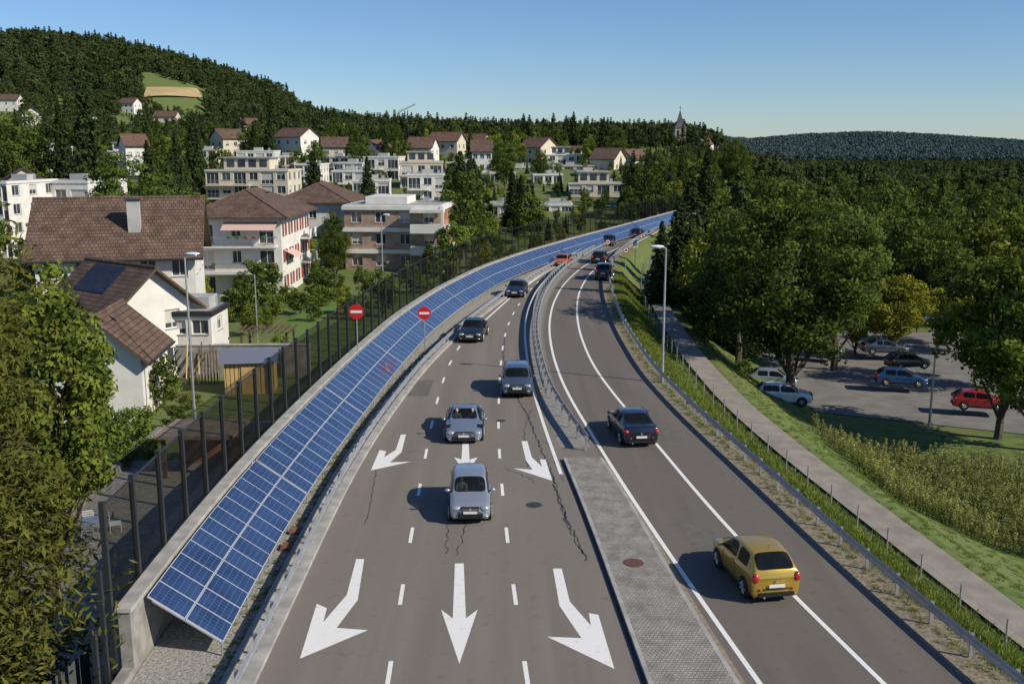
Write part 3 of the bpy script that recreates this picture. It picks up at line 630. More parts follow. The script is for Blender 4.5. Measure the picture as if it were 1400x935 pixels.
for i,(u0,u1,vt,D,hh) in enumerate(town):
    xa=bx(u0,D);xb=bx(u1,D); zt=zat(vt,D); xc=(xa+xb)/2; zb=min(hz(xc,D),zt-5.5); h=zt-zb-.37; dd=random.uniform(9,12)
    st=max(2,round(h/2.9)); w=xb-xa; vis.append((u0,u1,D))
    wl=random.choice([white_wall,white_wall,white_wall,cream_wall]) if i!=2 else cream_wall
    eb=house('flat_roof_apartments',xc,D+dd/2,zb,w,dd,h,math.radians(random.uniform(-9,6)),'flat',0,st,(max(3,int(w/2.6)),3),wall=wl,ww=1.7,wh=1.5,balc=[('f',.4,w*.55,1.4)])
    if i%2==0 and w>9:
        bb=MB(); o_=random.uniform(-.15,.15)*w; bb.box(o_-w*.28,o_+w*.28,-dd*.3,dd*.3,h+.372,h+2.6,wl); bb.box(o_-w*.31,o_+w*.31,-dd*.34,dd*.34,h+2.602,h+2.8,conc_light)
        for a in np.arange(o_-w*.24,o_+w*.2,2.2): bb.box(a,a+1.5,-dd*.3-.04,-dd*.3-.003,h+.8,h+2.3,winglass)
        bb.obj('penthouse',eb)
def solveD(u,vt,h,D0,D1):
    best=None
    for D in np.arange(D0,D1,4):
        q=abs(zat(vt,D)-hz(bx(u,D),D)-h)
        if best is None or q<best[0]: best=(q,D)
    return float(best[1])
ridge=[(293,330,177,7,300,520),(380,430,175,7,300,520),(560,595,188,6,300,420),(590,632,181,7,360,520),(632,668,183,7,420,520),(645,672,192,6,280,420),(718,755,188,6,330,520),(815,850,203,8,300,500),(2,32,129,7,500,800),(170,192,134,6,500,800),(215,245,152,7,400,700),(108,130,152,7,450,600),(30,58,148,7,450,700),(0,46,230,8,120,240),(850,880,205,7,330,480),(165,195,184,8,280,480),(505,535,192,6,350,520),(440,476,188,7,330,500),(765,795,200,6,380,480),(330,352,162,6,420,560)]
for (u0,u1,vt,h,D0,D1) in ridge:
    D=solveD((u0+u1)/2,vt,h+3,D0,D1); xa=bx(u0,D);xb=bx(u1,D); zt=zat(vt,D); xc=(xa+xb)/2; zb=zt-h-3; vis.append((u0,u1,D))
    zb=min(zb,hz(xc,D)); w=min(xb-xa,17)
    house('hillside_house',xc,D+4,zb,w,9,zt-zb-3,math.radians(random.uniform(-65,50)),'gable',2.9,2,(3,2),wall=random.choice([white_wall,cream_wall]),tile=random.choice([tile_red,tile_brown]),ov=.5)
D=430; x=bx(927,D); zt=zat(150,D); zb=hz(x,D)-.3; e=empty('church',(x,D,zb)); hh=zt-zb
mb=MB(); th=hh*.52; mb.box(-2.3,2.3,-2.3,2.3,0,th,mat('church_stone',(.34,.29,.22),(.42,.37,.29),.9,1)); 
for s in (-1,1): mb.box(s*1.0-.45,s*1.0+.45,-2.36,-2.303,th-3.2,th-1,black); mb.box(2.303,2.36,s*1.0-.45,s*1.0+.45,th-3.2,th-1,black)
mb.obj('tower',e)
slate=mat('spire_slate',(.06,.065,.07),(.09,.09,.095),.7,2)
mb=MB(); b=[(-2.6,-2.6,th+.003),(2.6,-2.6,th+.003),(2.6,2.6,th+.003),(-2.6,2.6,th+.003)]; c=[(-1.3,-1.3,th+hh*.12),(1.3,-1.3,th+hh*.12),(1.3,1.3,th+hh*.12),(-1.3,1.3,th+hh*.12)]
mb.add(b+c,[(0,1,5,4),(1,2,6,5),(2,3,7,6),(3,0,4,7)],slate); mb.add(c+[(0,0,hh)],[(0,1,4),(1,2,4),(2,3,4),(3,0,4)],slate); mb.cyl((0,0,hh-.5),(0,0,hh+1.6),.1,.08,5,darkmetal); mb.box(-.5,.5,-.06,.06,hh+.7,hh+.9,darkmetal); mb.obj('spire',e)
nz=zat(190,D-6)-zb-5.5
h2=house('church_nave',x+10,D-6,zb,13,9,nz,math.radians(62),'gable',5.5,1,(4,2),ww=1.0,wh=2.5,wz=1,tile=tile_red,ov=.3)
h2.parent=e; h2.location=(9.5,-6,0)
D=500;x=bx(557,D);zb=hz(x,D);zt=zat(152,D); e=empty('tower_crane',(x,D,zb)); mb=MB(); hh=zt-zb
for sx in (-.7,.7):
    for sy in (-.7,.7): mb.cyl((sx,sy,0),(sx,sy,hh),.16,.16,4,darkmetal)
for z in np.arange(0,hh,1.6): mb.cyl((-.7,-.7,z),(.7,-.7,z+1.6),.1,.1,4,galv); mb.cyl((.7,.7,z),(.7,-.7,z+1.6),.1,.1,4,galv)
mb.obj('mast',e); mb=MB(); mb.cyl((-4,0,hh-1),(4.5,0,hh+3),.2,.16,4,darkmetal); mb.cyl((-4,0,hh-.2),(4.5,0,hh+3.4),.14,.1,4,darkmetal); mb.box(-4.5,-3,-.6,.6,hh-2.4,hh-1,concrete); mb.obj('jib',e)
# ---------------------------------------------------------------- garden things on the left
drape('paved_yard',[(-19,16),(-11.1,16),(-10.7,50),(-20,50)],mat('yard_gravel',(.20,.185,.165),(.36,.335,.295),.95,6,bump=.5),.05,30)
drape('lawn',[(-19.5,74),(-11.2,74),(-11.2,110),(-22,110)],mat('lawn_grass',(.08,.145,.022),(.13,.21,.034),.95,3),.05,24)
e=empty('wooden_shed',(-17.6,65.5,-2),math.radians(8)); mb=MB(); mb.box(-1.6,1.6,-1.1,1.1,0,2.3,wood); 
for a in np.arange(-1.5,1.6,.28): mb.box(a,a+.02,-1.12,-1.102,0,2.3,wood_dark)
mb.box(-.5,.4,-1.16,-1.132,0,1.9,mat('shed_door',(.48,.31,.12),(.56,.38,.17),.7,4)); mb.obj('walls',e)
mb=MB(); mb.add([(-1.9,-1.4,2.15),(1.9,-1.4,2.15),(1.9,0,2.95),(-1.9,0,2.95),(-1.9,1.4,2.15),(1.9,1.4,2.15)],[(0,1,2,3),(3,2,5,4)],alu); mb.add([(-1.6,-1.1,2.3),(-1.6,1.1,2.3),(-1.6,0,2.93)],[(0,1,2)],wood); mb.add([(1.6,-1.1,2.3),(1.6,1.1,2.3),(1.6,0,2.93)],[(0,1,2)],wood); mb.obj('roof',e)
mb=MB(); mb.obox((-19.2,69.6,-1.0),(9.5,.3,2.6),math.radians(2),concrete); mb.obox((-19.2,69.6,.33),(9.6,.42,.08),math.radians(2),conc_light); mb.obj('garden_wall')
mb=MB()
for i in range(11): mb.cyl((-22.6+i*.22,67.2,-2),(-22.9+i*.2,68.9,.2+random.uniform(-.4,.5)),.05,.05,5,random.choice([wood_dark,wood_dark,wood]))
mb.obj('leaning_timber_stack')
e=empty('timber_pergola',(-18.6,74.5,-2)); mb=MB()
for sx in (-1.7,1.7):
    for sy in (-1.2,1.2): mb.box(sx-.08,sx+.08,sy-.08,sy+.08,0,2.5,wood_dark)
for i in range(9): mb.box(-2.0+i*.48,-1.9+i*.48,-1.5,1.5,2.502,2.62,wood_dark)
mb.obj('frame',e); 
e=empty('garden_pavilion',(-15.6,48.5,-2)); mb=MB()
for sx in (-1.6,1.6):
    for sy in (-1.3,1.3): mb.box(sx-.09,sx+.09,sy-.09,sy+.09,0,2.1,wood_dark)
mb.box(-1.4,1.4,1.1,1.2,0,2.0,brick_orange); mb.box(-1.9,1.9,-1.6,1.6,2.102,2.28,mat('pavilion_roof',(.19,.14,.10),(.28,.22,.16),.9,2)); mb.obj('structure',e)
mb=MB(); mb.obox((-16.0,55.5,-1.75),(8.0,.35,.6),math.radians(6),concrete); mb.obox((-19.9,48.0,-1.8),(.3,14,.5),math.radians(2),concrete); mb.obj('garden_border_wall')
mb=MB(); x,y=survey(236,463,-2); mb.cyl((x,y,-2),(x,y,-1.1),1.3,1.3,20,mat('pool_liner',(.06,.25,.42),None,.4)); mb.cyl((x,y,-1.12),(x,y,-1.08),1.2,1.2,20,mat('pool_water',(.10,.42,.55),None,.05)); mb.obj('garden_pool')
def table(x,y,z):
    e=empty('garden_table',(x,y,z)); mb=MB(); mb.cyl((0,0,.70),(0,0,.74),.55,.55,16,galv); mb.cyl((0,0,0),(0,0,.7),.04,.04,6,darkmetal)
    for a in range(3): mb.cyl((0,0,.08),(.35*math.cos(a*2.1),.35*math.sin(a*2.1),0),.03,.03,5,darkmetal)
    mb.obj('top_and_stem',e)
def chair(x,y,z,r,m):
    e=empty('garden_chair',(x,y,z),r); mb=MB(); mb.box(-.24,.24,-.24,.24,.42,.46,m)
    for sx in (-.22,.22):
        for sy in (-.22,.22): mb.cyl((sx,sy,0),(sx,sy,.42 if sy<0 else .9),.018,.018,5,m)
    for z in (.55,.65,.75,.85): mb.box(-.21,.21,.21,.235,z,z+.06,m)
    mb.obj('frame',e)
tx,ty=survey(122,712,-1.3); table(tx,ty,-2)
for a in (0.3,2.0,3.6,5.2): chair(tx+1.0*math.sin(a),ty-1.0*math.cos(a),-2,a,random.choice([sign_white,darkmetal,galv]))
mb=MB()
for y in np.arange(20.5,25.5,1.4):
    x=-11.9-(27-y)*.16; mb.box(x-.04,x+.04,y-.04,y+.04,-2,.3,darkmetal)
    mb.quad((x,y,-1.95),(x+.22,y+1.4,-1.95),(x+.22,y+1.4,.2),(x,y,.2),mat('fence_mesh',(.07,.075,.075),None,.8))
mb.obj('screen_fence')
def lamp(x,y,z,h,arm,name='street_lamp',rot=0):
    e=empty(name,(x,y,z),rot); mb=MB(); mb.cyl((0,0,-.3),(0,0,1.2),.11,.10,10,galv); mb.cyl((0,0,1.2),(0,0,h),.085,.05,10,galv)
    mb.cyl((0,0,h),(arm,0,h+.12),.04,.035,8,galv); mb.obj('pole',e,smooth=True,angle=40)
    mb=MB(); s=1 if arm>0 else -1; mb.ell((arm+s*.3,0,h+.13),(.45,.17,.09),sign_white,12,6); mb.box(arm+s*.3-.28,arm+s*.3+.28,-.11,.11,h+.02,h+.06,clearl); mb.obj('luminaire',e,smooth=True)
    return e
x,y=survey(905,527,-.2); lamp(x,y,-.2,zat(340,y)+.2,-.25)
x=bx(1271,72,-6); lamp(x,72,hz(x,72),zat(437,72)-hz(x,72),-.4)
y=57; x=bx(267,y,-2); lamp(x,y,-2,zat(350,y)+2,.15)
y=118; x=bx(523,y); lamp(x,y,-2,zat(295,y)+2,.3)
y=80; x=bx(353,y,-2); mb=MB(); mb.cyl((x,y,-2),(x,y,zat(375,y)),.05,.04,8,galv); mb.obj('flag_pole')
def sign(x,y,z,h,r,kind):
    e=empty('traffic_sign',(x,y,z)); mb=MB(); mb.cyl((0,0,-.2),(0,0,h+r),.035,.035,8,galv); mb.obj('post',e)
    mb=MB(); mb.cyl((0,-.05,h),(0,-.07,h),r,r,28,sign_red if kind!='blue' else mat('sign_blue',(.02,.08,.35),None,.4)); 
    if kind=='noentry': mb.box(-r*.75,r*.75,-.076,-.071,h-r*.17,h+r*.17,sign_white)
    elif kind=='limit': mb.cyl((0,-.071,h),(0,-.075,h),r*.76,r*.76,28,sign_white); mb.box(-r*.4,-r*.05,-.08,-.076,h-r*.35,h+r*.35,black); mb.box(r*.08,r*.42,-.08,-.076,h-r*.35,h+r*.35,black)
    mb.obj('disc',e)
def signpx(u,v,D,z,r,k): x=bx(u,D,z); sign(x,D,z,zat(v,D)-z,r,k)
signpx(581,428,68,.0,.46,'noentry'); signpx(855,342,118,0,.38,'limit'); signpx(831,331,140,0,.35,'limit')
x=float(cU(60))+.0; sign(x,59.5,1.8,zat(426,59.5)-1.8,.46,'noentry')
signpx(763,322,170,0,.3,'blue')
x=bx(868,122,0); mb=MB(); mb.cyl((x,122,-.3),(x,122,3.0),.04,.04,6,galv); mb.box(x-.3,x+.3,121.9,121.94,2.0,3.0,sign_white); mb.box(x-.25,x+.25,121.89,121.897,2.1,2.9,galv); mb.obj('information_sign')
# ---------------------------------------------------------------- vehicles
PR={
'hatch':[(0,.84,.30,.54,.56,.72,'b'),(.02,.94,.21,.66,.70,.76,'b'),(.08,.99,.18,.78,.84,.80,'b'),(.235,1,.18,.90,.97,.82,'b'),(.265,1,.18,.92,1.0,.84,'w'),(.42,1,.18,.95,1.42,.76,'g'),(.45,1,.18,.95,1.45,.76,'g'),(.60,1,.18,.97,1.49,.76,'p'),(.625,1,.18,.97,1.49,.76,'g'),(.83,1,.18,1.00,1.45,.75,'r'),(.965,.98,.19,1.02,1.08,.82,'b'),(.988,.965,.22,.93,.97,.84,'b'),(1,.92,.30,.80,.82,.80,'e')],
'sedan':[(0,.84,.30,.54,.56,.70,'b'),(.02,.94,.21,.65,.69,.74,'b'),(.09,.98,.18,.75,.80,.78,'b'),(.26,1,.18,.88,.95,.80,'b'),(.29,1,.18,.90,.98,.82,'w'),(.43,1,.18,.94,1.38,.72,'g'),(.455,1,.18,.94,1.40,.72,'g'),(.57,1,.18,.95,1.43,.72,'p'),(.59,1,.18,.95,1.43,.72,'g'),(.71,1,.18,.97,1.39,.70,'r'),(.85,.99,.18,.99,1.05,.78,'b'),(.965,.96,.20,.97,1.03,.80,'b'),(.988,.94,.24,.88,.92,.8,'b'),(1,.90,.32,.74,.76,.76,'e')],
'coupe':[(0,.78,.18,.42,.44,.6,'b'),(.02,.90,.13,.52,.56,.66,'b'),(.09,.97,.12,.64,.68,.72,'b'),(.30,1,.12,.79,.85,.74,'b'),(.34,.99,.12,.81,.88,.76,'w'),(.50,.97,.12,.84,1.22,.62,'g'),(.52,.97,.12,.84,1.24,.62,'g'),(.60,.98,.12,.86,1.27,.62,'p'),(.62,.98,.12,.86,1.27,.62,'g'),(.70,1,.12,.90,1.22,.60,'r'),(.90,.98,.13,.93,.97,.74,'b'),(.98,.94,.18,.86,.89,.76,'b'),(1,.88,.28,.68,.7,.7,'e')],
'suv':[(0,.86,.38,.68,.70,.72,'b'),(.02,.95,.28,.82,.86,.76,'b'),(.075,.99,.25,.93,.99,.80,'b'),(.225,1,.25,1.04,1.12,.84,'b'),(.25,1,.25,1.06,1.14,.84,'w'),(.38,1,.25,1.10,1.60,.77,'g'),(.405,1,.25,1.10,1.62,.77,'g'),(.56,1,.25,1.12,1.67,.77,'p'),(.58,1,.25,1.12,1.67,.77,'g'),(.86,1,.25,1.15,1.62,.76,'r'),(.965,.98,.26,1.14,1.20,.82,'b'),(.988,.96,.30,1.04,1.08,.82,'b'),(1,.92,.40,.86,.88,.78,'e')]}
def paintmat(n,c,metal=.4,rough=.28): return mat('car_paint_'+n,c,None,rough,metal=metal,coat=1.0)
def vehicle(name,kind,x,y,z,rot,L,W,paint_,hs=1.0,full=True,occ=0):
    import bmesh
    e=empty(name,(x,y,z),rot); st=PR[kind]; hw=W/2; rings=[]
    for (t,wf,zb,zbl,zr,wr,fl) in st:
        Y=-L/2+t*L; w=hw*wf; zbl*=hs; zr*=hs; r_=hw*wr*1.0; mid=zb+(zbl-zb)*.55
        half=[(0,zb),(w*.86,zb),(w*.985,zb+.10),(w,mid),(w*.985,zbl-.07),(w*.94,zbl),(r_*1.03,zr-.06 if zr-zbl>.15 else zbl+(zr-zbl)*.5),(r_*.94,zr-.012),(0,zr+.02)]
        bow=.10*L/4 if t<.03 else (.06*L/4 if t>.98 else 0); sgn=1 if t<.5 else -1
        ring=[Vector((a,Y+sgn*bow*(a/hw)**2,b)) for a,b in half]; ring+=[Vector((-p.x,p.y,p.z)) for p in ring[-2:0:-1]]
        rings.append(ring)
    n=len(rings[0]); vs=[p for r in rings for p in r]; fs=[];mi=[]
    for i in range(len(rings)-1):
        fl=st[i][6]
        for k in range(n):
            k2=(k+1)%n; fs.append((i*n+k,(i+1)*n+k,(i+1)*n+k2,i*n+k2)); s=k if k<8 else 15-k
            m=0
            if fl in('g','w') and s==5: m=1
            if fl in('w','r') and s==7: m=1
            if s==0: m=2
            mi.append(m)
    for i in (0,len(rings)-1):
        for k in range(8):
            a=k;b=k+1;c=(n-k-1)%n;d=(n-k)%n
            q=[i*n+a,i*n+b,i*n+c,i*n+d]; q2=[]
            for t in q:
                if t not in q2: q2.append(t)
            if len(q2)>2: fs.append(tuple(q2)); mi.append(0)
    me=bpy.data.meshes.new('body'); me.from_pydata([tuple(v) for v in vs],[],fs)
    for m in (paint_,cglass,black): me.materials.append(m)
    me.polygons.foreach_set('material_index',mi); me.polygons.foreach_set('use_smooth',[True]*len(fs))
    bm=bmesh.new(); bm.from_mesh(me); bmesh.ops.recalc_face_normals(bm,faces=bm.faces); cl=bm.edges.layers.float.get('crease_edge') or bm.edges.layers.float.new('crease_edge')
    bm.verts.ensure_lookup_table()
    for ed in bm.edges:
        f=ed.link_faces; a,b=ed.verts[0].index,ed.verts[1].index; ka,kb=a%n,b%n; ia,ib=a//n,b//n
        if len(f)==2 and f[0].material_index!=f[1].material_index: ed[cl]=1.0
        elif ia!=ib and ka==kb and ka in (5,n-5): ed[cl]=.55
        elif ia!=ib and ka==kb and ka in (7,n-7,6,n-6): ed[cl]=.35
        elif ia==ib and ia in (0,len(rings)-1): ed[cl]=.35
        elif ia==ib and ia in (len(rings)-3,): ed[cl]=.4
    bm.to_mesh(me); bm.free()
    o=bpy.data.objects.new('body',me); S.collection.objects.link(o); o.parent=e
    sd=o.modifiers.new('s','SUBSURF'); sd.levels=2; sd.render_levels=2
    wr=.31 if kind!='suv' else .36
    if kind=='coupe': wr=.35
    wm=MB()
    for fy in (-L/2+L*.19,L/2-L*.19):
        for s in (-1,1):
            X=s*hw; wm.cyl((X-s*.28,fy,wr+.02),(X+s*.004,fy,wr+.02),wr+.055,wr+.055,24,black)
            wm.cyl((X-s*.22,fy,wr),(X+s*.018,fy,wr),wr,wr,24,tyre); wm.cyl((X-s*.1,fy,wr),(X+s*.024,fy,wr),wr*.66,wr*.64,20,black)
            for a in range(7):
                t=a*2*math.pi/7; wm.cyl((X+s*.022,fy,wr),(X+s*.026,fy+math.cos(t)*wr*.66,wr+math.sin(t)*wr*.66),.04,.03,5,alu)
            wm.cyl((X+s*.02,fy,wr),(X+s*.034,fy,wr),.05,.05,8,alu)
    wm.obj('wheels',e,smooth=True,angle=40)
    d=MB(); f=-L/2; r=L/2; k=hs; bl=PR[kind][5][3]*k
    hb={'hatch':.66,'sedan':.64,'coupe':.55,'suv':.82}[kind]*k; tb={'hatch':.84,'sedan':.80,'coupe':.74,'suv':.98}[kind]*k
    for s in (-1,1):
        d.ell((s*hw*.68,f+.15,hb),(.21,.14,.10),clearl); d.ell((s*hw*.72,f+.09,hb-.30),(.09,.06,.05),clearl)
        d.ell((s*hw*.84,r-.10,tb),(.13,.11,.17 if kind in('hatch','suv') else .10),redl)
        d.ell((s*(hw+.09),f+L*.31,bl+.06),(.11,.07,.075),paint_); d.cyl((s*hw*.9,f+L*.31,bl),(s*(hw+.05),f+L*.31,bl+.03),.025,.025,5,black)
        for yy in (f+L*.315,f+L*.60): d.box(min(s*hw*.994,s*(hw+.001)),max(s*hw*.994,s*(hw+.001)),yy,yy+.014,.32,bl-.12,black)
        d.box(min(s*hw*.99,s*(hw+.02)),max(s*hw*.99,s*(hw+.02)),f+L*.52,f+L*.57,bl-.14,bl-.11,paint_)
        d.box(min(s*hw*.99,s*(hw+.006)),max(s*hw*.99,s*(hw+.006)),f+L*.28,f+L*.72,.22,.30,black)
    d.box(-hw*.42,hw*.42,f-.012,f+.16,hb-.07,hb+.06,black); d.box(-hw*.60,hw*.60,f-.006,f+.12,hb-.36,hb-.19,black)
    for zz in (-.03,.02): d.box(-hw*.40,hw*.40,f-.02,f-.013,hb+zz-.008,hb+zz+.008,alu)
    d.box(-.26,.26,f-.030,f-.014,hb-.175,hb-.075,plate); d.cyl((0,f-.03,hb),(0,f+.02,hb),.055,.055,12,alu)
    d.box(-.26,.26,r+.003,r+.018,tb-.30,tb-.19,plate); d.box(-hw*.72,hw*.72,r-.12,r+.01,.26,.40,black); d.box(-hw*.75,hw*.75,r-.12,r+.006,tb-.36,tb-.345,black)
    d.cyl((0,r+.0,tb-.08),(0,r+.02,tb-.08),.045,.045,10,alu)
    d.cyl((hw*.5,r-.1,.25),(hw*.5,r+.03,.25),.035,.035,8,alu)
    for ex in (-.45,.45): d.ell((ex*1.2,r-.03,.50),(.07,.05,.03),redl,8,6)
    cw=PR[kind][4]; d.cyl((0,f+L*cw[0]+.03,cw[4]*k+.03),(hw*.55,f+L*(cw[0]+.04),cw[4]*k+.10),.012,.012,4,black); d.cyl((-hw*.6,f+L*cw[0]+.03,cw[4]*k+.01),(-hw*.05,f+L*(cw[0]+.03),cw[4]*k+.09),.012,.012,4,black)
    d.cyl((0,r-L*.22,PR[kind][9][4]*k+.0),(0,r-L*.19,PR[kind][9][4]*k+.22),.008,.006,4,black)
    if kind=='coupe':
        for s in (-1,1): d.ell((s*.30,f+L*.2,.70),(.10,.22,.02),black,8,4)
    d.obj('trim',e,smooth=True,angle=40)
    c=MB(); c.box(-hw*.86,hw*.86,f+L*.28,r-L*.12,.25,bl-.35,rubber_dark); c.box(-hw*.8,hw*.8,f+L*.28,f+L*.36,bl-.35,bl-.02,rubber_dark)
    for yy in (f+L*.50,f+L*.72):
        for s in (-1,1):
            c.box(s*hw*.42-.24,s*hw*.42+.24,yy,yy+.14,bl-.35,bl+.16,rubber_dark); c.box(s*hw*.42-.12,s*hw*.42+.12,yy+.02,yy+.12,bl+.18,bl+.34,rubber_dark)
    c.obj('interior',e)
    zb_=bl
    for q in range(occ):
        s=1 if q==0 else -1
        sx=s*hw*.42; yy=f+L*.46; z0=zb_-.30
        me=bpy.data.meshes.new('torso'); pts=[(sx,yy,z0),(sx,yy+.02,z0+.28),(sx,yy,z0+.42),(sx,yy-.01,z0+.52),(sx-.19,yy,z0+.40),(sx-.2,yy-.22,z0+.2),(sx-.12,yy-.42,z0+.3),(sx+.19,yy,z0+.40),(sx+.2,yy-.22,z0+.2),(sx+.12,yy-.42,z0+.3)]
        me.from_pydata(pts,[(0,1),(1,2),(2,3),(2,4),(4,5),(5,6),(2,7),(7,8),(8,9)],[]); o=bpy.data.objects.new('driver_torso' if q==0 else 'passenger_torso',me); S.collection.objects.link(o); o.parent=e
        sk=o.modifiers.new('k','SKIN'); rad=[.15,.16,.12,.055,.07,.05,.04,.07,.05,.04]
        for i,v in enumerate(me.skin_vertices[0].data): v.radius=(rad[i],rad[i]*.8); v.use_root=(i==0)
        s2=o.modifiers.new('s','SUBSURF'); s2.levels=1; s2.render_levels=1; me.materials.append(shirt if q==0 else mat('shirt_light',(.5,.48,.45),None,.9))
        h_=MB(); hc=(sx,yy-.02,z0+.64); h_.ell(hc,(.078,.095,.115),skin); h_.ell((sx,yy+.015,z0+.67),(.083,.09,.10),hairm); h_.ell((sx,yy-.115,z0+.625),(.015,.02,.025),skin,6,5)
        for ex in (-.03,.03): h_.ell((sx+ex,yy-.105,z0+.65),(.012,.008,.008),black,6,4)
        for ex in (-.08,.08): h_.ell((sx+ex,yy-.01,z0+.64),(.012,.025,.03),skin,6,4)
        h_.obj('driver_head' if q==0 else 'passenger_head',e,smooth=True)
    if occ:
        w_=MB(); sx=hw*.42
        for a in range(14):
            t=a*2*math.pi/14;t2=(a+1)*2*math.pi/14; w_.cyl((sx+.17*math.cos(t),f+L*.365,zb_+.17*math.sin(t)),(sx+.17*math.cos(t2),f+L*.365,zb_+.17*math.sin(t2)),.014,.014,5,black)
        w_.obj('steering_wheel',e)
    return e
silver=paintmat('silver',(.46,.49,.53),.6); gold=paintmat('gold',(.55,.36,.05),.5); navy=paintmat('navy',(.012,.017,.035),.3); blk=paintmat('black',(.012,.013,.015),.2)
slate_b=paintmat('slate_blue',(.10,.13,.17),.5); steel=paintmat('steel_blue',(.33,.39,.46),.6); orange=paintmat('orange',(.60,.17,.04),.2); whitep=paintmat('white',(.7,.7,.7),0); bluep=paintmat('blue',(.02,.08,.22),.4); redp=paintmat('red',(.4,.02,.03),.2)
def drive(name,kind,u,v,fc,toward,L,W,pm,hs=1,occ=0):
    x,y=survey(u,v); sl=float(fc(y+3)-fc(y-1))/4; ln=math.hypot(1,sl); cx=x+sl/ln*L/2; cy=y+L/2/ln
    return vehicle(name,kind,cx,cy,.008,-math.atan(sl)+(0 if toward else math.pi),L,W,pm,hs,occ=occ)
drive('hatchback_car','hatch',643,719,cL2,True,3.9,1.60,silver,1,2)
drive('sports_coupe','coupe',634,608,cL2,True,4.5,1.88,steel,1,2)
drive('estate_car','suv',707,546,cL2,True,4.3,1.76,slate_b,.92,1)
drive('sedan_car','sedan',642,470,cL1,True,4.5,1.78,blk,1.02,1)
drive('sedan_car','sedan',703,408,cL2,True,4.5,1.78,navy,1.02)
drive('orange_hatchback_car','hatch',765,366,cL2,True,4.1,1.75,orange,.95)
drive('hatchback_car','hatch',830,337,cL2,True,4.0,1.70,navy)
drive('hatchback_car','hatch',843,319,cL2,True,4.0,1.70,blk)
drive('gold_hatchback_car','hatch',1061,826,cR2,False,3.75,1.64,gold,1.03,1)
drive('sedan_car','sedan',877,613,cR2,False,4.4,1.75,navy,1.0,1)
drive('hatchback_car','hatch',817,361,cR2,False,4.1,1.72,blk)
drive('delivery_van','suv',824,384,cR2,False,4.6,1.8,blk,1.05)
drive('hatchback_car','hatch',868,326,cR2,False,4.1,1.72,navy)
def park(name,kind,u,v,z,rot,L,W,pm,hs=1):
    x,y=survey(u,v,z); vehicle(name,kind,x,y+W/2,z+.06,math.radians(rot),L,W,pm,hs)
park('parked_suv','suv',1074,556,-6,80,4.5,1.85,whitep,1)
park('parked_car','hatch',1060,531,-6,80,4.1,1.72,silver)
park('parked_car','hatch',1236,530,-6,78,4.2,1.75,bluep)
park('parked_car','sedan',1213,486,-6,85,4.4,1.75,slate_b)
park('parked_car','hatch',1245,506,-6,100,4.0,1.72,blk)
park('parked_car','hatch',1345,563,-6,75,4.0,1.7,redp)
park('parked_car','hatch',1128,488,-6,60,4.0,1.7,silver)
# ---------------------------------------------------------------- explicit trees
for (u,v,D,w,m) in [(1090,252,78,1.12,0),(1015,282,86,1.05,1),(1150,272,92,1.05,1),(1005,190,262,.8,0),(1290,300,125,1.2,0),(1215,290,130,1.2,1)]: tree('broadleaf_tree',BL[m],12,u,v,D,w)
for (u,v,D,w,m) in [(1228,372,98,1.15,1),(1300,392,105,1.2,1),(1385,335,69,1.0,0),(1440,350,66,1.0,0),(1180,400,99,1.0,1),(1345,385,100,1.1,1),(1395,372,84,1.1,1),(1265,405,112,1.0,1)]: tree('broadleaf_tree',BLY[m],10 if m==0 else 9,u,v,D,w)
for (u,v,D,w,m) in [(928,265,112,1.1,0),(905,300,104,1.0,1),(958,272,126,1.0,1),(985,275,100,.9,0)]: tree('pine_tree',CH[m],14,u,v,D,w)
for (u,v,D,w,m) in [(125,104,160,.85,0),(245,178,165,.9,1),(430,203,150,1.0,0),(503,213,182,1.0,1),(630,203,158,1.05,0),(712,238,172,1.1,1),(268,150,260,.9,0),(90,140,190,.9,1),(350,165,300,.9,0),(375,124,420,.8,1),(205,190,190,.9,1),(528,172,330,.9,0),(655,232,200,1,1),(648,215,163,.9,1),(613,225,166,.9,0),(700,228,180,.9,0),(728,252,176,.9,1)]: tree('spruce_tree',CH[m],14,u,v,D,w)
for (u,v,w) in [(116,52,.7),(124,58,.6),(134,54,.7),(152,56,.7),(170,62,.6),(182,64,.7),(205,66,.8),(222,72,.8)]: tree('spruce_tree',CM[1],14,u,v,880+random.uniform(-20,20),w)
for (u,v,D,w,m) in [(185,212,125,1.3,0),(30,150,190,1.2,1),(455,290,118,.7,0),(800,262,205,1,1),(822,268,198,1,0),(690,190,240,1,1),(740,205,260,1,0),(320,275,150,.8,1)]: tree('broadleaf_tree',BL[m],12,u,v,D,w)
lar=conifer('larch_mesh',lf_larch,27,4.7,84,14,120,.34,21,.55,.02,.30,.8,.6,.24)
o=bpy.data.objects.new('larch_tree',lar); S.collection.objects.link(o); o.location=(-15.1,24.0,-2)
fgl=broadleaf('fg_leaf',lf_bright,12.8,2.9,1.4,140,190,.20,.8,31,20)
o=bpy.data.objects.new('broadleaf_tree',fgl); S.collection.objects.link(o); o.location=(-16.5,33.5,-2)
def bush(u,v,z,s,m=0):
    x,y=survey(u,v,z); o=bpy.data.objects.new('shrub',BUSH[m]); S.collection.objects.link(o); o.location=(x,y,hz(x,y)); o.scale=(s,s,s); o.rotation_euler=(0,0,random.uniform(0,6))
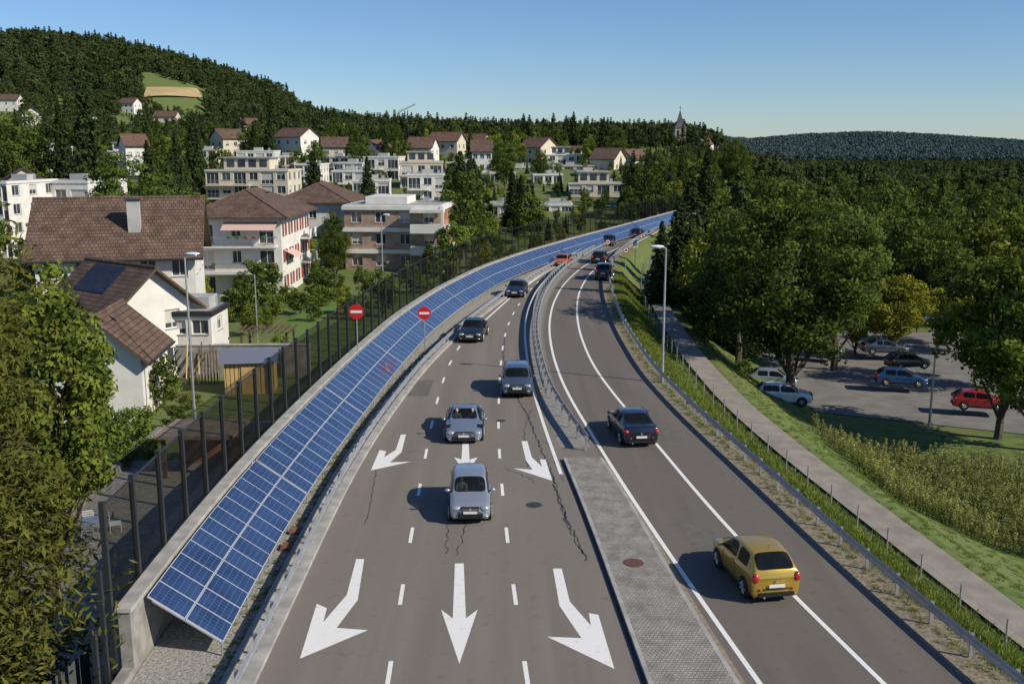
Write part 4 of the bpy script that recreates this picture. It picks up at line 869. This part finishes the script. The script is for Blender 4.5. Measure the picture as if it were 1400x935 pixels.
for (u,v,s,m) in [(330,440,1.6,0),(372,435,1.3,1),(410,430,1.1,0),(440,420,1.2,1),(300,445,1.0,1),(295,470,.7,0),(212,560,1.6,0),(345,400,1.8,0),(395,412,.9,1),(460,410,1.0,0),(430,440,.8,0),(385,475,.6,1),(170,640,.8,0),(230,545,.7,1),(360,415,2.2,0),(305,395,1.8,0),(190,600,1.0,1),(240,590,.7,0),(205,625,.6,1),(262,560,.6,1),(150,620,1.1,0),(255,500,.9,0),(240,440,.9,1)]: bush(u,v,-2,s,m)
for i in range(9): 
    y=random.uniform(80,110); x=float(xr(y))+random.uniform(6.8,9.5); o=bpy.data.objects.new('shrub',BUSH[i%2]); S.collection.objects.link(o); o.location=(x,y,hz(x,y)-.1); s=random.uniform(.5,1.3); o.scale=(s,s,s)
bush(1015,545,-5,.75,0)
# ---------------------------------------------------------------- scattered masses
def ok(x,y,m=0):
    for (a,b,r) in keep:
        if (x-a)**2+(y-b)**2<(r+m)**2: return False
    return True
def blocks(u,y):
    for (a,b,D) in vis:
        if a-3<u<b+3 and D-90<y<D+3: return True
    return False
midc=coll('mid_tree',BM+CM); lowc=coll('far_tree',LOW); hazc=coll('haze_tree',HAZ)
pts=[];sc=[];ix=[]
for _ in range(9000):
    y=random.uniform(84,330); u=random.uniform(880,1480); x=bx(u,y)
    if y<235 and x<float(xr(y))+9: continue
    if y>=235 and x<.2*y: continue
    if y<116 and 22<x<62: continue
    if y<100 and x<22:
        if random.random()<.9: continue
    if not ok(x,y,1.5): continue
    if any((x-p[0])**2+(y-p[1])**2<(26 if y<200 else 36) for p in pts[-900:]): continue
    s_=random.uniform(.8,1.35)
    top=random.uniform(208,262) if u>1020 else random.uniform(215,275)
    s_=min(s_,max(.35,(zat(top,y)-hz(x,y))/12.5))
    pts.append((x,y,hz(x,y)-.2)); sc.append(s_); ix.append(random.choice([0,1,0,1,2,2,2,3,3,1,5]))
    if len(pts)>620: break
scatter('woodland_trees',pts,sc,ix,midc)
pts=[];sc=[];ix=[]
for _ in range(4500):
    y=random.uniform(320,1150); u=random.uniform(930,1480); x=bx(u,y); 
    s_=min(random.uniform(.8,1.25),max(.3,(zat(random.uniform(202,224),y)-hz(x,y))/12.5))
    pts.append((x,y,hz(x,y)-.5)); sc.append(s_); ix.append(random.choice([0,1,0,1,0,1,2]))
scatter('distant_woodland',pts,sc,ix,lowc)
pts=[];sc=[];ix=[]
for _ in range(6500):
    y=random.uniform(125,440)**1.0; u=random.uniform(-20,990); x=bx(u,y)
    if y<235 and x>float(xl(y))-3.5: continue
    if not ok(x,y,1.6): continue
    small=blocks(u,y)
    if small and random.random()<.25: continue
    if any((x-p[0])**2+(y-p[1])**2<(7 if small else 12) for p in pts[-1300:]): continue
    s_=random.uniform(.15,.34) if small else (random.uniform(.4,.75) if random.random()<.75 else random.uniform(.7,1.1))
    if u>850: s_=min(s_,max(.25,(zat(204,y)-hz(x,y))/12.5))
    pts.append((x,y,hz(x,y)-.2)); sc.append(s_); ix.append(random.choice([0,1,0,1,2,2,3,4,5,4]))
    if len(pts)>1350: break
for _ in range(90):
    y=random.uniform(84,128); x=random.uniform(-60,float(xl(y))-6)
    if not ok(x,y,1): continue
    pts.append((x,y,hz(x,y)-.2)); sc.append(random.uniform(.2,.42)); ix.append(random.choice([0,1,2,3]))
# trees closing the view where the road curves away
for _ in range(60):
    y=random.uniform(203,238); x=random.uniform(float(xl(y))-14,float(xl(y))-2)
    pts.append((x,y,hz(x,y)-.2)); sc.append(random.uniform(.3,.5)); ix.append(random.choice([0,1,2,4]))
scatter('town_trees',pts,sc,ix,midc)
fc_=[ray(202,135),ray(284,136),ray(276,123),ray(208,121)]
fy0=min(p[1] for p in fc_); fy1=max(p[1] for p in fc_)
pts=[];sc=[];ix=[]
for _ in range(9500):
    y=random.uniform(410,1080); u=random.uniform(-30,990); x=bx(u,y)
    dens=1.0 if (u<350 and y>600) else (.8 if y<700 else .9)
    s_=random.uniform(.7,1.3) if y>650 else random.uniform(.5,.9)
    if 200<u<286:
        if fy0-3<y<fy1+3: continue
        if fy0-60<y<=fy0-3: s_=min(s_,.25+.3*random.random())
    if random.random()>dens or not ok(x,y,3): continue
    if blocks(u,y): s_*=.4
    pts.append((x,y,hz(x,y)-.5)); sc.append(s_); ix.append(random.choice([0,1,0,1,2,2]))
scatter('hillside_forest',pts,sc,ix,lowc)
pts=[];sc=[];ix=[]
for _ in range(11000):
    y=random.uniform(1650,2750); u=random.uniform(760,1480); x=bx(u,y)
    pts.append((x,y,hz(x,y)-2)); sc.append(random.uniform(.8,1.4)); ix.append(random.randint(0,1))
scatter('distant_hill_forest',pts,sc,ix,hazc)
drape('harvested_field',fc_,mat('stubble',(.36,.27,.12),(.44,.34,.17),.95,.1),.6,14)
def tuft(name,leaf,n,h,spread,w,seed):
    g=np.random.default_rng(seed); vs=[];fs=[];ti=[]
    for i in range(n):
        a=g.uniform(0,6.28); r=g.uniform(0,spread); x=r*math.cos(a);y=r*math.sin(a); b=g.uniform(0,6.28); hh=h*g.uniform(.5,1.1); lx=g.normal()*.4*hh; ly=g.normal()*.4*hh; o=len(vs); dx=w*math.cos(b);dy=w*math.sin(b)
        vs+=[(x-dx,y-dy,0),(x+dx,y+dy,0),(x+lx*.5+dx*.7,y+ly*.5+dy*.7,hh*.6),(x+lx,y+ly,hh)]; fs.append((o,o+1,o+2,o+3)); ti.append(g.uniform())
    me=bpy.data.meshes.new(name); me.from_pydata(vs,[],fs); me.materials.append(leaf); me.attributes.new('tint','FLOAT','FACE').data.foreach_set('value',ti); return me
gc=coll('grass_tuft',[tuft('t1',grassm,40,.22,.34,.018,1),tuft('t2',grassm,34,.26,.4,.02,2),tuft('t3',weedm,20,.34,.22,.02,3)])
pts=[];sc=[];ix=[]
for _ in range(17000):
    y=22+random.random()**1.3*90; o=random.choice([random.uniform(.35,4.1),random.uniform(.35,4.1),random.uniform(6.2,26)]); x=float(xr(y))+o
    if y>68 and x>24.5: continue
    pts.append((x,y,hz(x,y)-.02)); sc.append(random.uniform(.4,1.1) if o<4.2 else random.uniform(.3,.65)); ix.append(random.choice([0,0,0,1,1,2]) if o<4.2 else 0)
for _ in range(1200):
    y=22+random.random()*80; x=float(xr(y))-random.random()**2*.5; pts.append((x,y,-.04)); sc.append(random.uniform(.2,.5)); ix.append(random.choice([0,2]))
for _ in range(900):
    y=24+random.random()*60; x=float(cEL(y))-1.2-random.random()**2*.5; pts.append((x,y,0)); sc.append(random.uniform(.15,.4)); ix.append(random.choice([0,2]))
scatter('verge_grass',pts,sc,ix,gc)
def weed(name,seed):
    g=np.random.default_rng(seed); n=90; z=g.uniform(.1,1.5,n); a=g.uniform(0,6.28,n); r=g.uniform(.02,.30,n)*(1.2-z/1.8); P=np.stack([r*np.cos(a),r*np.sin(a),z],1); N=g.normal(size=(n,3)); N/=np.linalg.norm(N,axis=1,keepdims=True)
    ex=MB()
    for i in range(3): ex.cyl((0,0,0),(g.normal()*.12,g.normal()*.12,1.4),.012,.006,4,bark,False)
    return quads_obj(name,P,N,g.uniform(.06,.16,n),np.clip(z/1.6+g.uniform(-.2,.3,n),0,1),weedm,ex,.6)
wc=coll('field_weed',[weed('w1',1),weed('w2',2),weed('w3',3)])
pts=[];sc=[];ix=[]
A_=[survey(1112,592,-5.2),survey(1480,640,-5.8),survey(1480,752,-5.2),survey(1225,690,-4.8)]
for i in range(64):
    for j in range(30):
        s=(i+random.uniform(-.4,.4))/63; t=(j+random.uniform(-.3,.3))/29
        if j%3==2 and random.random()<.85: continue
        if random.random()<.12: continue
        x=(A_[0][0]*(1-s)+A_[1][0]*s)*(1-t)+(A_[3][0]*(1-s)+A_[2][0]*s)*t; y=(A_[0][1]*(1-s)+A_[1][1]*s)*(1-t)+(A_[3][1]*(1-s)+A_[2][1]*s)*t
        pts.append((x,y,hz(x,y)-.05)); sc.append(random.uniform(.45,1.0)); ix.append(random.randint(0,2))
scatter('crop_rows',pts,sc,ix,wc)
# ---------------------------------------------------------------- light, sky, camera
sunv=Vector((.76,-.34,.54)).normalized(); el=math.asin(sunv.z); az=math.atan2(sunv.x,sunv.y)
w=bpy.data.worlds.new('World'); S.world=w; w.use_nodes=True; nt=w.node_tree; bg=nt.nodes['Background']; sky=nt.nodes.new('ShaderNodeTexSky'); sky.sky_type='NISHITA'; sky.sun_disc=False
sky.sun_elevation=el; sky.sun_rotation=az; sky.altitude=450; sky.air_density=1.0; sky.dust_density=.1; sky.ozone_density=4.0
tn=nt.nodes.new('ShaderNodeMixRGB'); tn.blend_type='MULTIPLY'; tn.inputs[0].default_value=1; tn.inputs[2].default_value=(.80,.92,1.10,1)
nt.links.new(sky.outputs[0],tn.inputs[1]); nt.links.new(tn.outputs[0],bg.inputs[0]); bg.inputs[1].default_value=.10
l=bpy.data.lights.new('sun','SUN'); l.energy=5.0; l.angle=math.radians(.5); l.color=(1,.92,.77); lo=bpy.data.objects.new('sun',l); S.collection.objects.link(lo); lo.rotation_euler=sunv.to_track_quat('Z','Y').to_euler(); lo.location=(60,-30,60)
cam=bpy.data.cameras.new('camera'); co=bpy.data.objects.new('camera',cam); S.collection.objects.link(co); co.location=(0,0,H); co.rotation_euler=(math.pi/2-PT,0,0); cam.sensor_width=36; cam.lens=F/1400*36; cam.clip_end=15000; cam.clip_start=.2
S.camera=co
S.view_settings.view_transform='Standard'; S.view_settings.look='None'; S.view_settings.exposure=0
